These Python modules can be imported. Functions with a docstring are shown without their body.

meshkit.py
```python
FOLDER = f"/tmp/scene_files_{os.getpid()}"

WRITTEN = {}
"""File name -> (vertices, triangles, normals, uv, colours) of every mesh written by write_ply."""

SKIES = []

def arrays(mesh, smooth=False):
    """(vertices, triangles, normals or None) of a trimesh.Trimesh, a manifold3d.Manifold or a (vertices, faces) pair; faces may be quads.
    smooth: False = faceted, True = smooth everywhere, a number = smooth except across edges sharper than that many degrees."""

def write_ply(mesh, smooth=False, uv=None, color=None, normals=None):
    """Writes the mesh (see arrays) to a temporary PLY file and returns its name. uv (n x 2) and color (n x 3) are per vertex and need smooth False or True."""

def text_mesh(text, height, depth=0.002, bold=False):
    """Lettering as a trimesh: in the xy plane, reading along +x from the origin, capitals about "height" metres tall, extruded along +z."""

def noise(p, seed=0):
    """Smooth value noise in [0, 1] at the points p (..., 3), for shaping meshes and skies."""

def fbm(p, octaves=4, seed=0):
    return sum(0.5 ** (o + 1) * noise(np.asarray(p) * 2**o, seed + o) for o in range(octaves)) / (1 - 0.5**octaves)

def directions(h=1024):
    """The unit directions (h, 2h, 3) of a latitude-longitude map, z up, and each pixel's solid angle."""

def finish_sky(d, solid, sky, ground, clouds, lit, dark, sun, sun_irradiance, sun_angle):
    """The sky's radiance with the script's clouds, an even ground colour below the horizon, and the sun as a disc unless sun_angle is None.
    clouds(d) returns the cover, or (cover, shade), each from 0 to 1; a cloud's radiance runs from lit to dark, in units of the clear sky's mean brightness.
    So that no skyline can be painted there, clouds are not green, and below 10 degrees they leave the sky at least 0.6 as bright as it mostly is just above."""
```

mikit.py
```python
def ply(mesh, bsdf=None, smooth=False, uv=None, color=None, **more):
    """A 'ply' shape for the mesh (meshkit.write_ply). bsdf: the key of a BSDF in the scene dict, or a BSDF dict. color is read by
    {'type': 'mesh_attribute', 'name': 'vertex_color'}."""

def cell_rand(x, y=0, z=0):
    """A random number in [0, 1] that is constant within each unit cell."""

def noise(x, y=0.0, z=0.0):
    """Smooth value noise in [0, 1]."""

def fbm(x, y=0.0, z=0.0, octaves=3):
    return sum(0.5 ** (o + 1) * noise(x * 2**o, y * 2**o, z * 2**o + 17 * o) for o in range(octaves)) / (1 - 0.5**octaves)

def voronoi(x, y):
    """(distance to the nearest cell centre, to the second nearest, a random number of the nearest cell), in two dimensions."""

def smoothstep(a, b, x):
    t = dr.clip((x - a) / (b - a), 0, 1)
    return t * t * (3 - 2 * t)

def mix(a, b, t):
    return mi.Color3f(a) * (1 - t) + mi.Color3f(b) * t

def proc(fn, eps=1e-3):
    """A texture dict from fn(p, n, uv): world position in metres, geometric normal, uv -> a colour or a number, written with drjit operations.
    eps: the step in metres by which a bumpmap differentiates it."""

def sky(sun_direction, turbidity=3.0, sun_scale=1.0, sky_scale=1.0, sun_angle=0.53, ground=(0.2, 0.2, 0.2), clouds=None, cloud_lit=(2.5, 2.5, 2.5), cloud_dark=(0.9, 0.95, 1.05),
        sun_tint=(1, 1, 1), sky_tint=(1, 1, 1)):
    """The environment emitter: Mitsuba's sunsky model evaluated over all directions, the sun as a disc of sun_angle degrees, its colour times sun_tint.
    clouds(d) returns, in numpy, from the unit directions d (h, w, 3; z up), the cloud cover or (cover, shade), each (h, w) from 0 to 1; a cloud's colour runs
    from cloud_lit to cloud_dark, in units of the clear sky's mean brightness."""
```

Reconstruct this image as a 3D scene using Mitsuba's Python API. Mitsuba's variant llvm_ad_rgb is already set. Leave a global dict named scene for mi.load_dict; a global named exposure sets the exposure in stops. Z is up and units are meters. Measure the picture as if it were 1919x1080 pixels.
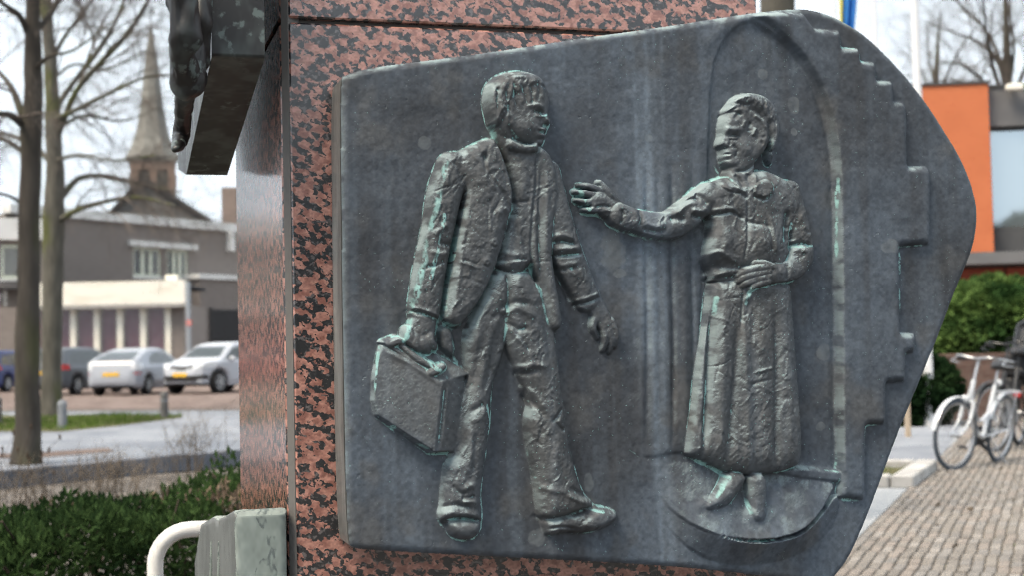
import math, random
import numpy as np, trimesh, shapely, manifold3d as m3
import drjit as dr, mitsuba as mi, mikit, meshkit
from scipy import ndimage
from shapely.geometry import Polygon

rng = np.random.default_rng(7)
random.seed(7)
scene, labels = {}, {}

# ------------------------------------------------------------------ camera
EYE = np.array([0.0, 0.0, 1.12])
F = 2700.0                                   # focal length in drawing units (picture 1919 units wide)
PITCH, ROLL = math.radians(2.5), math.radians(1.3)
FWD = np.array([0.0, math.cos(PITCH), math.sin(PITCH)])
UP0 = np.array([math.sin(ROLL), 0.0, math.cos(ROLL)])
RIGHT = np.cross(FWD, UP0); RIGHT /= np.linalg.norm(RIGHT)
UP = np.cross(RIGHT, FWD)
scene['camera'] = {
    'type': 'thinlens', 'fov': math.degrees(2 * math.atan(959.5 / F)), 'fov_axis': 'x',
    'aperture_radius': 0.0040, 'focus_distance': 2.33, 'near_clip': 0.1, 'far_clip': 2000.0,
    'to_world': mi.ScalarTransform4f().look_at(origin=EYE.tolist(), target=(EYE + FWD).tolist(), up=UP.tolist()),
}

# ------------------------------------------------------------------ sky and exposure
def overcast(d):
    n = meshkit.fbm(np.stack([d[..., 0] * 3, d[..., 1] * 3, d[..., 2] * 7], -1), 4, 3)
    return np.clip(0.93 + 0.2 * (n - 0.5), 0, 1), np.clip((n - 0.42) * 1.6, 0, 1) * 0.55
scene['sky'] = mikit.sky((-0.42, -0.40, 0.80), turbidity=3, sun_scale=1.0, sun_angle=26, clouds=overcast,
                         cloud_lit=(3.45, 3.75, 4.0), cloud_dark=(1.75, 1.98, 2.25), sun_tint=(0.97, 1.0, 1.05))
labels['sky'] = {'kind': 'structure'}
exposure = 1.85

# ------------------------------------------------------------------ helpers
V3 = lambda *a: np.array(a, float)
def ray(x, y):
    return FWD + (x - 959.5) / F * RIGHT - (y - 540.0) / F * UP
def at(x, y, Y):                              # point seen at (x, y) and standing Y metres away
    r = ray(x, y); return EYE + r * (Y / r[1])
def ground(x, y, z=0.0):
    r = ray(x, y); return EYE + r * ((z - EYE[2]) / r[2])
def num(key):
    if key not in labels and key not in scene and not any(k.startswith(key + '__') for k in scene): return key
    i = 1
    while True:
        k = f'{key}_{i:03d}'
        if k not in labels and k not in scene and not any(q.startswith(k + '__') for q in scene): return k
        i += 1
def tag(key, label=None, cat=None, group=None, kind=None):
    d = labels.setdefault(key, {})
    for a, b in (('label', label), ('category', cat), ('group', group), ('kind', kind)):
        if b: d[a] = b
    return key
def thing(name, label, cat, group=None):
    return tag(num(name), label, cat, group)
def obj(name, mesh, bsdf, parent=None, smooth=False, label=None, kind=None, **kw):
    base = name if parent is None else parent + '__' + name
    key, i = base, 0
    while key in scene:
        i += 1; key = f'{base}_{i:03d}'
    scene[key] = mesh if isinstance(mesh, dict) else mikit.ply(mesh, bsdf, smooth=smooth, **kw)
    if label or kind: tag(key, label=label, kind=kind)
    return key
def cat_(ms):
    return trimesh.util.concatenate([m for m in ms])
def tm(m):                                    # manifold -> trimesh
    a = m.to_mesh(); return trimesh.Trimesh(a.vert_properties[:, :3], a.tri_verts, process=False)
def box(cx, cy, cz, sx, sy, sz, bev=0.0):
    if bev <= 0:
        b = trimesh.creation.box((sx, sy, sz)); b.apply_translation((cx, cy, cz)); return b
    v = []
    for a in (-1, 1):
        for b in (-1, 1):
            for c in (-1, 1):
                v += [(cx + a * (sx / 2 - bev), cy + b * (sy / 2 - bev), cz + c * sz / 2),
                      (cx + a * (sx / 2 - bev), cy + b * sy / 2, cz + c * (sz / 2 - bev)),
                      (cx + a * sx / 2, cy + b * (sy / 2 - bev), cz + c * (sz / 2 - bev))]
    return trimesh.convex.convex_hull(np.array(v))
def frame(o, ex, ey, ez):
    M = np.eye(4); M[:3, 0], M[:3, 1], M[:3, 2], M[:3, 3] = ex, ey, ez, o; return M
def moved(m, M):
    m = m.copy(); m.apply_transform(M); return m
def rotz(a, o=(0, 0, 0)):
    M = np.eye(4); c, s = math.cos(a), math.sin(a)
    M[:2, :2] = [[c, -s], [s, c]]; M[:3, 3] = o; return M
def tube(path, rad, sides=8, caps=True):
    p = np.asarray(path, float); n = len(p)
    r = np.broadcast_to(np.asarray(rad, float), (n,))
    t = np.gradient(p, axis=0) if n > 2 else np.repeat((p[1:] - p[:1]), 2, 0)
    t /= np.linalg.norm(t, axis=1, keepdims=True) + 1e-12
    a = np.cross(t[0], V3(0, 0, 1) if abs(t[0][2]) < .9 else V3(1, 0, 0)); a /= np.linalg.norm(a)
    ang = np.arange(sides) * 2 * math.pi / sides
    vs = []
    for i in range(n):
        a = a - t[i] * (a @ t[i]); a /= np.linalg.norm(a) + 1e-12
        b = np.cross(t[i], a)
        vs.append(p[i] + r[i] * (np.cos(ang)[:, None] * a + np.sin(ang)[:, None] * b))
    v = np.vstack(vs); k = np.arange(sides); k2 = (k + 1) % sides
    f = []
    for i in range(n - 1):
        o = i * sides
        f.append(np.stack([o + k, o + k2, o + sides + k2], 1)); f.append(np.stack([o + k, o + sides + k2, o + sides + k], 1))
    if caps:
        v = np.vstack([v, p[:1], p[-1:]]); c0, c1 = len(v) - 2, len(v) - 1; o = (n - 1) * sides
        f.append(np.stack([k2, k, np.full(sides, c0)], 1)); f.append(np.stack([o + k, o + k2, np.full(sides, c1)], 1))
    return trimesh.Trimesh(v, np.vstack(f), process=False)
def spline(pts, n=24):
    p = np.asarray(pts, float); p = np.vstack([2 * p[0] - p[1], p, 2 * p[-1] - p[-2]])
    out = []; m = len(p) - 3
    for t in np.linspace(0, m - 1e-9, n):
        i = int(t); u = t - i; a, b, c, d = p[i:i + 4]
        out.append(.5 * (2 * b + (c - a) * u + (2 * a - 5 * b + 4 * c - d) * u * u + (3 * b - a - 3 * c + d) * u ** 3))
    return np.array(out)
def prism(pts, h):                            # polygon in xy, extruded along z
    return trimesh.creation.extrude_polygon(Polygon(pts), h, engine='earcut')
def slabquad(pts, z0, z1):                    # ground polygon (xy) as a thin slab
    m = prism([tuple(p[:2]) for p in pts], z1 - z0); m.apply_translation((0, 0, z0)); return m

# ------------------------------------------------------------------ materials
S, MX, NO, FB = mikit.smoothstep, mikit.mix, mikit.noise, mikit.fbm
def rgb(c): return {'type': 'rgb', 'value': list(c)}
def mat(key, color, rough=.6, spec=.5, metal=0.0, clear=0.0, two=True, **kw):
    b = {'type': 'principled', 'base_color': color if isinstance(color, dict) else rgb(color), 'roughness': rough, 'specular': spec, 'metallic': metal}
    if clear: b |= {'clearcoat': clear, 'clearcoat_gloss': .95}
    b |= kw
    scene[key] = {'type': 'twosided', 'b': b} if two else b
def varied(key, c0, c1, freq, rough=.8, spec=.3, oct_=3, stretch=(1, 1, 1), **kw):
    def fn(p, n, uv):
        return MX(c0, c1, S(.25, .75, FB(p.x * freq * stretch[0], p.y * freq * stretch[1], p.z * freq * stretch[2], oct_)))
    mat(key, mikit.proc(fn), rough, spec, **kw)

# ------------------------------------------------------------------ the pillar's frame
TH = math.radians(16)
DX = V3(math.cos(TH), math.sin(TH), 0)        # along the pillar's front face, to the right
NF = V3(math.sin(TH), -math.cos(TH), 0)       # out of the front face
BK = -NF                                      # into the pillar
_r = ray(533, 500); CORNER = EYE + _r * (2.36 / _r[1]); CORNER[2] = 0
ZV = V3(0, 0, 1)
def on_plane(x, y, o, n):
    r = ray(x, y); return EYE + r * (((o - EYE) @ n) / (r @ n))

# ------------------------------------------------------------------ the bronze relief panel: a height field over its own plane
TSLAB = 0.105                                 # front of the plate above the granite
PO = CORNER + NF * TSLAB
STEP = 0.00125
def q(pts, h=0.0):                            # traced points -> (along, up) metres on the panel, for a feature standing h proud
    o = PO + NF * h
    out = []
    for x, y in pts:
        p = on_plane(x, y, o, NF); out.append(((p - PO) @ DX, p[2]))
    return np.array(out)
def chaikin(p, n=2, closed=True):
    p = np.asarray(p, float)
    for _ in range(n):
        nx = np.roll(p, -1, 0)
        if closed: p = np.stack([.75 * p + .25 * nx, .25 * p + .75 * nx], 1).reshape(-1, 2)
        else: p = np.vstack([p[:1], np.stack([.75 * p[:-1] + .25 * p[1:], .25 * p[:-1] + .75 * p[1:]], 1).reshape(-1, 2), p[-1:]])
    return p
OUT = [(638,150),(646,138),(700,124),(800,112),(950,92),(1100,68),(1200,55),(1300,40),(1400,24),(1470,16),(1515,16),(1547,24),(1582,39),(1622,65),(1660,100),
       (1700,143),(1740,196),(1775,250),(1800,292),(1819,335),(1830,375),(1833,402),(1830,440),(1820,478),(1802,520),(1786,560),(1770,604),(1750,655),(1725,715),
       (1700,775),(1676,835),(1652,902),(1630,960),(1605,1020),(1590,1050),(1570,1078),(1552,1094),(1530,1096),(1410,1078),(1240,1061),(960,1047),(690,1033),(662,1029),(652,1020),(645,800),(640,400)]
outline = chaikin(q(OUT, -.004), 2)
U0, V0 = outline.min(0) - .004; U1, V1 = outline.max(0) + .004
NU, NV = int((U1 - U0) / STEP) + 2, int((V1 - V0) / STEP) + 2
GU, GV = U0 + np.arange(NU) * STEP, V0 + np.arange(NV) * STEP
UU, VV = np.meshgrid(GU, GV)
H = np.zeros((NV, NU)); ID = np.zeros((NV, NU), np.int16)
PX = 0.00087                                  # metres per traced unit on the panel

def win(lo, hi, pad=.004):
    i0, i1 = max(int((lo[0] - pad - U0) / STEP), 0), min(int((hi[0] + pad - U0) / STEP) + 2, NU)
    j0, j1 = max(int((lo[1] - pad - V0) / STEP), 0), min(int((hi[1] + pad - V0) / STEP) + 2, NV)
    return slice(j0, j1), slice(i0, i1)
def inside(poly):
    w = win(poly.min(0), poly.max(0))
    pg = Polygon(poly).buffer(0); shapely.prepare(pg)
    m = shapely.contains_xy(pg, UU[w].ravel(), VV[w].ravel()).reshape(UU[w].shape)
    mp = np.pad(m, 1)
    d = ndimage.distance_transform_edt(mp)[1:-1, 1:-1] * STEP
    band = (d < 2.2 * STEP) & (ndimage.distance_transform_edt(~mp)[1:-1, 1:-1] < 2.2)
    e = shapely.distance(pg.boundary, shapely.points(UU[w][band], VV[w][band]))
    sd = np.where(m, 9.0, -9.0); sd[band] = np.where(m[band], e, -e)
    d = np.where(band, np.maximum(sd, 0), d)
    return w, np.clip(sd / STEP * .7 + .5, 0, 1), d            # soft coverage of each cell, depth inside
def prof(t): return np.sqrt(np.clip(1 - (1 - np.clip(t, 0, 1)) ** 2, 0, 1))
def layer(pts, top, w_px, ident, base=0.0, h0=None, smooth=1, blur=1.5):
    """raises a rounded form: its rim at base, its middle at top, the flank w_px wide"""
    p = q(pts, .4 * top if h0 is None else h0)
    if smooth: p = chaikin(p, smooth)
    w, m, d = inside(p)
    h = base + (top - base) * prof(ndimage.gaussian_filter(d, blur) / (w_px * PX))
    win_ = (m > 0) & (h > H[w])
    ID[w] = np.where(win_ & (m > .5), ident, ID[w]); H[w] = np.where(win_, H[w] + (h - H[w]) * m, H[w])
def over(pts, amt, w_px, ident=None, h0=.02, smooth=1):
    """a thin thing laid on what is already there"""
    p = q(pts, h0)
    if smooth: p = chaikin(p, smooth)
    w, m, d = inside(p)
    H[w] += m * amt * prof(d / (w_px * PX))
    if ident is not None: ID[w] = np.where(m > .5, ident, ID[w])
def plane(pts, hs, ident, edge_px=4, h0=None):
    """a flat facet through the given heights at its corners"""
    pq = np.array([q([p], h)[0] for p, h in zip(pts, hs)])
    A = np.c_[pq, np.ones(len(pq))]; c, *_ = np.linalg.lstsq(A, np.array(hs), rcond=None)
    w, m, d = inside(pq)
    h = (c[0] * UU[w] + c[1] * VV[w] + c[2]) - .003 * (1 - prof(d / (edge_px * PX)))
    g = (m > 0) & (h > H[w])
    ID[w] = np.where(g & (m > .5), ident, ID[w]); H[w] = np.where(g, H[w] + (h - H[w]) * m, H[w])
def tube2(pts, ident, k=.75, sm=10):
    """limb-like form along (x, y, radius_px, height of its axis)"""
    P = np.array([(*q([(x, y)], z + r * PX * k * .5)[0], r * PX, z) for x, y, r, z in pts])
    if len(P) > 2: P = spline(P, sm * (len(P) - 1))
    R = P[:, 2].max()
    w = win(P[:, :2].min(0) - R, P[:, :2].max(0) + R)
    u, v = UU[w], VV[w]; best = np.full(u.shape, -9.0); cov = np.zeros(u.shape)
    for a, b in zip(P[:-1], P[1:]):
        e = b[:2] - a[:2]; L = e @ e + 1e-12
        t = np.clip(((u - a[0]) * e[0] + (v - a[1]) * e[1]) / L, 0, 1)
        d2 = (u - a[0] - t * e[0]) ** 2 + (v - a[1] - t * e[1]) ** 2
        r = a[2] + t * (b[2] - a[2])
        best = np.maximum(best, np.where(d2 < (r + STEP) ** 2, a[3] + t * (b[3] - a[3]) + k * np.sqrt(np.maximum(r * r - d2, 0)), -9)); cov = np.maximum(cov, np.clip((r - np.sqrt(d2)) / STEP * .7 + .5, 0, 1))
    g = best > H[w]
    ID[w] = np.where(g & (cov > .5), ident, ID[w]); H[w] = np.where(g, H[w] + (best - H[w]) * cov, H[w])
ONLY = None                                   # while set, bumps and strokes keep to these forms
def stroke(pts, w_px, amp, h0=.025, only=None, taper=True):
    """a fold (amp > 0) or a groove (amp < 0) drawn along a line"""
    P = spline(q(pts, h0), 8 * len(pts)) if len(pts) > 2 else q(pts, h0)
    W = w_px * PX
    w = win(P.min(0) - 3 * W, P.max(0) + 3 * W)
    u, v = UU[w], VV[w]; n = len(P) - 1; best = np.full(u.shape, 1e9); tt = np.zeros(u.shape)
    for i, (a, b) in enumerate(zip(P[:-1], P[1:])):
        e = b - a; L = e @ e + 1e-12
        t = np.clip(((u - a[0]) * e[0] + (v - a[1]) * e[1]) / L, 0, 1)
        d = (u - a[0] - t * e[0]) ** 2 + (v - a[1] - t * e[1]) ** 2
        c = d < best
        best = np.where(c, d, best); tt = np.where(c, (i + t) / n, tt)
    f = np.exp(-best / W ** 2) * amp
    if taper: f *= np.clip(np.minimum(tt, 1 - tt) * 6 + .15, 0, 1)
    only = ONLY if only is None else only
    if only is not None: f *= ndimage.gaussian_filter(np.isin(ID[w], only).astype(float), 1.0)
    H[w] += f
def bump(x, y, rx, ry, amp, rot=0, h0=.035):
    c = q([(x, y)], h0)[0]; R = max(rx, ry) * PX * 2.6
    w = win(c - R, c + R); a = math.radians(rot)
    du, dv = UU[w] - c[0], -(VV[w] - c[1])
    x_, y_ = du * math.cos(a) + dv * math.sin(a), -du * math.sin(a) + dv * math.cos(a)
    f = amp * np.exp(-(x_ / (rx * PX)) ** 2 - (y_ / (ry * PX)) ** 2)
    if ONLY: f *= ndimage.gaussian_filter(np.isin(ID[w], ONLY).astype(float), 1.5)
    H[w] += f
def blurH(s):
    global H
    H = ndimage.gaussian_filter(H, s)

PLATE, WALL, LEAF, STEPP, TROU, JACK, SHIRT, FACE, HAIR, HAND, SHOE, CASE, SKIRT, BLOUSE, WFACE, WHAIR, WHAND, WSHOE = range(18)

# --- the backdrop: an arched doorway, the jagged brick wall beside it, an open door leaf, the round step
layer([(1408,26),(1440,34),(1475,66),(1512,108),(1542,160),(1562,220),(1573,300),(1577,420),(1578,600),(1579,760),(1580,880),(1578,905),(1577,934),(1624,938),(1626,800),(1632,797),
       (1662,795),(1664,718),(1700,715),(1701,662),(1718,660),(1720,628),(1690,626),(1688,460),(1746,456),(1747,322),(1742,312),(1706,312),(1703,300),(1702,204),(1698,190),(1678,190),
       (1677,152),(1646,150),(1644,116),(1616,114),(1614,90),(1580,88),(1578,56),(1530,52),(1510,24),(1460,18)], .020, 15, WALL, h0=.014, smooth=0, blur=2.2)
stroke([(1412,30),(1475,72),(1512,114),(1540,166),(1559,224),(1570,300),(1574,420),(1576,640),(1578,880)], 6, .006, .008, taper=False)
stroke([(1404,32),(1465,74),(1502,118),(1531,170),(1549,228),(1560,302),(1564,420),(1566,640),(1566,872)], 8, -.004, 0, taper=False)
stroke([(1320,95),(1345,62),(1375,40),(1410,30)], 14, .004, 0)
stroke([(1410,46),(1460,80),(1500,128)], 16, -.005, 0)
layer([(1186,850),(1190,700),(1196,520),(1205,330),(1215,180),(1235,90),(1300,60),(1330,100),(1322,300),(1316,600),(1300,852),(1262,850),(1236,858),(1206,858)], .008, 20, LEAF, h0=.006)
_l = q([(1186, 850), (1262, 850), (1262, 250), (1262, 700)])
_f = np.where(ID == LEAF, np.clip((UU - _l[0, 0]) / (_l[1, 0] - _l[0, 0]), 0, 1) * np.clip((_l[2, 1] - VV) / (_l[2, 1] - _l[3, 1]) + .1, .1, 1), 1)
H *= _f
for x, a in ((1262, -.006), (1226, .004), (1204, .003), (1245, .003), (1283, .004), (1300, -.004), (1214, -.003)):
    stroke([(x, 300), (x - 1, 480), (x + 1, 640), (x, 846)], 5 if a < 0 else 9, a, .007)
layer([(1440,884),(1500,878),(1578,884),(1576,906),(1500,898)], .010, 6, STEPP, h0=.006, smooth=0)
def mstep(t): t = np.clip(t, 0, 1); return t * t * (3 - 2 * t)
pq = chaikin(q([(1322,860),(1320,600),(1324,300),(1332,130),(1352,76),(1380,46),(1412,35),(1452,60),(1496,105),(1531,165),(1551,230),(1563,310),(1567,500),(1569,700),(1570,866),(1570,880),(1570,882),(1558,881),(1500,876),(1400,868)], 0), 1); w, m, d = inside(pq)
H[w] -= m * .0055 * prof(d / (16 * PX))
# round step: its top leans out towards the rim, then falls back
_rim = [(1238,900),(1256,946),(1288,978),(1332,1001),(1385,1013),(1440,1014),(1495,1001),(1540,971),(1574,922)]
_top = [(1270,866),(1330,876),(1400,886),(1500,888),(1576,905)]
pq = chaikin(q(_rim + _top[::-1], .03), 1); w, m, d = inside(pq); m = m > .5
rim = spline(q(_rim, .04), 60)
dr_ = np.min(np.hypot(UU[w][..., None] - rim[:, 0], VV[w][..., None] - rim[:, 1]), -1)
tl = spline(q([(1236,880)] + _top, .0), 40); dt_ = np.min(np.hypot(UU[w][..., None] - tl[:, 0], VV[w][..., None] - tl[:, 1]), -1)
tp = mstep((UU[w] - rim[0, 0] - .004) / .10)
tp = tp * (.35 + .65 * mstep((rim[-1, 0] - UU[w]) / .085)); hh = .052 * dt_ / (dt_ + dr_ + 1e-6) * tp
g = m & (hh > H[w]); H[w] = np.where(g, hh, H[w]); ID[w] = np.where(g, STEPP, ID[w])
_low = [(1230,930),(1258,992),(1308,1040),(1372,1064),(1440,1068),(1508,1054),(1560,1016),(1581,955)]
pq = chaikin(q(_rim + _low[::-1], .018), 1); w, m, d = inside(pq); m = m > .5
rim = spline(q(_rim, .04), 60)
dr_ = np.min(np.hypot(UU[w][..., None] - rim[:, 0], VV[w][..., None] - rim[:, 1]), -1)
tp = mstep((UU[w] - rim[0, 0] - .012) / .11) * (.35 + .65 * mstep((rim[-1, 0] - UU[w]) / .085))
hh = .053 * np.clip(1 - dr_ / .046, 0, 1) ** 1.1 * tp
g = m & (hh > H[w]); H[w] = np.where(g, hh, H[w]); ID[w] = np.where(g, STEPP, ID[w])
blurH(.8)

# --- the walking man
# rear leg
layer([(925,506),(905,555),(884,598),(868,628),(872,680),(876,720),(868,765),(856,850),(836,870),(830,905),(828,945),(822,972),(828,984),(868,978),(905,982),(905,975),(902,930),(908,880),
       (915,830),(921,780),(922,740),(930,690),(940,640),(948,604),(970,560),(960,506)], .034, 30, TROU)
# front leg
layer([(935,506),(990,504),(1010,540),(1022,588),(1030,625),(1036,665),(1045,702),(1052,732),(1060,762),(1062,790),(1068,832),(1076,864),(1087,904),(1098,930),(1116,946),(1108,956),(1080,968),(1044,977),
       (1013,978),(1008,950),(1004,905),(997,872),(989,830),(985,795),(990,765),(996,748),(980,722),(964,685),(950,655),(944,620),(940,590)], .040, 32, TROU)
tube2([(1000,560,34,.012),(1010,640,36,.014),(1024,735,33,.018),(1030,820,32,.008),(1045,930,30,.006)], TROU, .55)
tube2([(935,570,34,.010),(915,660,30,.012),(895,740,25,.012),(875,850,30,.006),(866,950,32,.004)], TROU, .5)
# shoes
layer([(838,976),(870,970),(902,974),(904,990),(897,1006),(880,1015),(860,1013),(843,1002)], .036, 22, SHOE)
layer([(1016,972),(1060,966),(1085,960),(1112,946),(1128,955),(1150,958),(1160,968),(1152,982),(1122,996),(1090,1001),(1062,998),(1032,1006),(1022,1002)], .030, 18, SHOE)
layer([(1078,980),(1096,966),(1120,952),(1150,957),(1160,968),(1150,982),(1122,994),(1092,998)], .037, 14, SHOE)
# sweater and belt
layer([(942,258),(1002,264),(1012,290),(1006,360),(998,440),(994,512),(930,512),(940,460),(948,420),(956,388),(950,320)], .036, 30, SHIRT)
# jacket, the broad side
layer([(922,256),(896,268),(870,280),(852,292),(846,310),(856,335),(872,352),(867,385),(860,425),(852,470),(845,510),(838,550),(831,596),(842,608),(857,616),(868,604),(888,578),(906,548),(921,514),
       (932,488),(939,465),(947,435),(953,405),(960,388),(957,350),(950,320),(940,290),(930,268)], .047, 26, JACK, base=.022)
bump(900, 430, 40, 70, .006); bump(910, 330, 30, 40, .006)
# jacket, the narrow side beyond the sweater
layer([(1000,270),(1022,280),(1034,298),(1042,330),(1044,380),(1034,430),(1033,480),(1042,540),(1051,590),(1052,612),(1044,622),(1030,616),(1024,596),(1014,556),(1008,525),(997,498),(992,478),(993,430),(996,390),(1003,340)], .040, 14, JACK, base=.018)
stroke([(1006,296),(1004,345),(998,400),(996,450),(998,500),(1010,540),(1026,600)], 6, .007, .035)
stroke([(1016,300),(1014,360),(1012,410),(1012,460),(1018,520),(1034,600)], 6, -.010, .03)
stroke([(1026,330),(1024,420),(1022,480)], 6, .004, .03)
# carrying arm
tube2([(858,312,31,.026),(842,360,31,.024),(830,420,29,.020),(816,480,29,.016),(806,540,30,.014),(800,584,29,.014)], JACK, .8)
# hand on the grip and sleeve end
tube2([(798,592,24,.014),(794,622,25,.016),(792,636,21,.016)], HAND, .75)
for i, (x, y, x2, y2) in enumerate(((768,622,776,648), (780,630,788,655), (794,634,803,657), (806,630,815,650))):
    tube2([(x, y, 10, .024), ((x + x2) / 2 - 2, (y + y2) / 2, 10, .031), (x2, y2, 8, .022)], HAND, .8)
layer([(822,610),(846,618),(851,640),(851,674),(838,664),(824,652)], .022, 10, JACK)
# free arm
tube2([(1034,318,20,.014),(1044,370,24,.018),(1056,430,29,.018),(1072,485,31,.016),(1092,530,28,.012),(1105,560,26,.010)], JACK, .72)
# free hand, fingers curled
tube2([(1112,558,17,.008),(1126,586,18,.010),(1136,606,17,.010)], HAND, .7)
for x, y, x2, y2, x3, y3, r in ((1149,604,1158,628,1154,650,6.6), (1141,610,1149,638,1143,660,6.8), (1133,614,1137,640,1131,657,6.4), (1119,588,1115,614,1120,634,6.0)):
    tube2([(x, y, r + 1, .013), (x2, y2, r, .015), (x3, y3, r - 1.6, .006)], HAND, .85)
# suitcase: front, top and end
plane([(716,646),(768,674),(832,716),(826,770),(815,850),(768,820),(706,780),(699,752),(702,700)], [.018,.030,.050,.050,.050,.034,.016,.015,.016], CASE, 6)
plane([(712,642),(738,628),(762,634),(866,690),(882,704),(832,718),(766,674)], [.018,.006,.006,.014,.014,.052,.032], CASE, 3)
plane([(831,714),(872,704),(872,762),(864,806),(852,848),(814,852)], [.052,.014,.012,.012,.014,.050], CASE, 3)
blurH(.6)
stroke([(836,724),(832,772),(824,842)], 4, -.006, .045); stroke([(842,724),(838,772),(830,846)], 3, .003, .04)
stroke([(718,656),(770,684),(826,724)], 4, .003, .03)
tube2([(735,645,7,.026),(748,640,7,.030),(756,642,6,.026)], CASE, .8)
tube2([(756,650,5,.026),(790,676,6,.036),(826,694,6,.042)], CASE, .8)
tube2([(812,700,7,.046),(826,694,7,.048),(834,688,6,.04)], CASE, .8)
bump(760, 750, 40, 45, .003, 30, .03)
# head: skull, face in profile, hair
layer([(926,244),(918,214),(912,182),(918,156),(936,141),(965,132),(996,135),(1016,146),(1028,166),(1031,188),(1030,203),(1028,212),(1034,228),(1032,233),(1025,236),(1028,243),(1024,248),(1027,254),(1022,259),
       (1021,268),(1012,276),(996,276),(975,270),(958,266),(940,262)], .050, 34, FACE, base=.010, smooth=1)
tube2([(950,232,24,.018),(962,262,26,.018),(972,284,28,.014)], FACE, .7)
layer([(922,238),(914,205),(911,180),(917,154),(936,139),(965,130),(996,134),(1016,146),(1024,160),(1023,178),(1014,164),(1008,184),(999,166),(993,194),(983,172),(976,202),(966,184),(960,214),(950,222),(938,242)], .055, 24, HAIR, base=.012, smooth=1)
layer([(948,258),(968,270),(992,273),(1002,268),(1006,280),(998,288),(968,288),(946,278)], .047, 9, SHIRT, base=.03)
blurH(.5)
bump(984, 240, 24, 22, .006); bump(1008, 201, 14, 7, .003, 8); bump(1012, 211, 11, 6, -.009, 12); bump(1009, 213, 6.5, 3.2, .006, 15); bump(1009, 212, 2.4, 1.6, -.002, 0); stroke([(1000,209),(1008,208),(1018,212)], 1.8, -.004, .04)
bump(1025, 222, 6, 13, .008, -18); bump(1030, 229, 6, 4.5, .006); bump(1020, 236, 8, 3, -.006); bump(1019, 242, 8, 3.2, .006); bump(1017, 247.5, 9, 2.2, -.008, 8); bump(1018, 253, 7, 3.4, .006)
bump(1014, 260, 9, 3, -.005); bump(1010, 268, 10, 6, .005); bump(996, 248, 4, 14, -.004, -25); bump(953, 222, 8, 12, .008); bump(954, 223, 4, 7, -.006)
stroke([(950,236),(958,250),(972,262),(990,270)], 4, -.006, .03)
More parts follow.
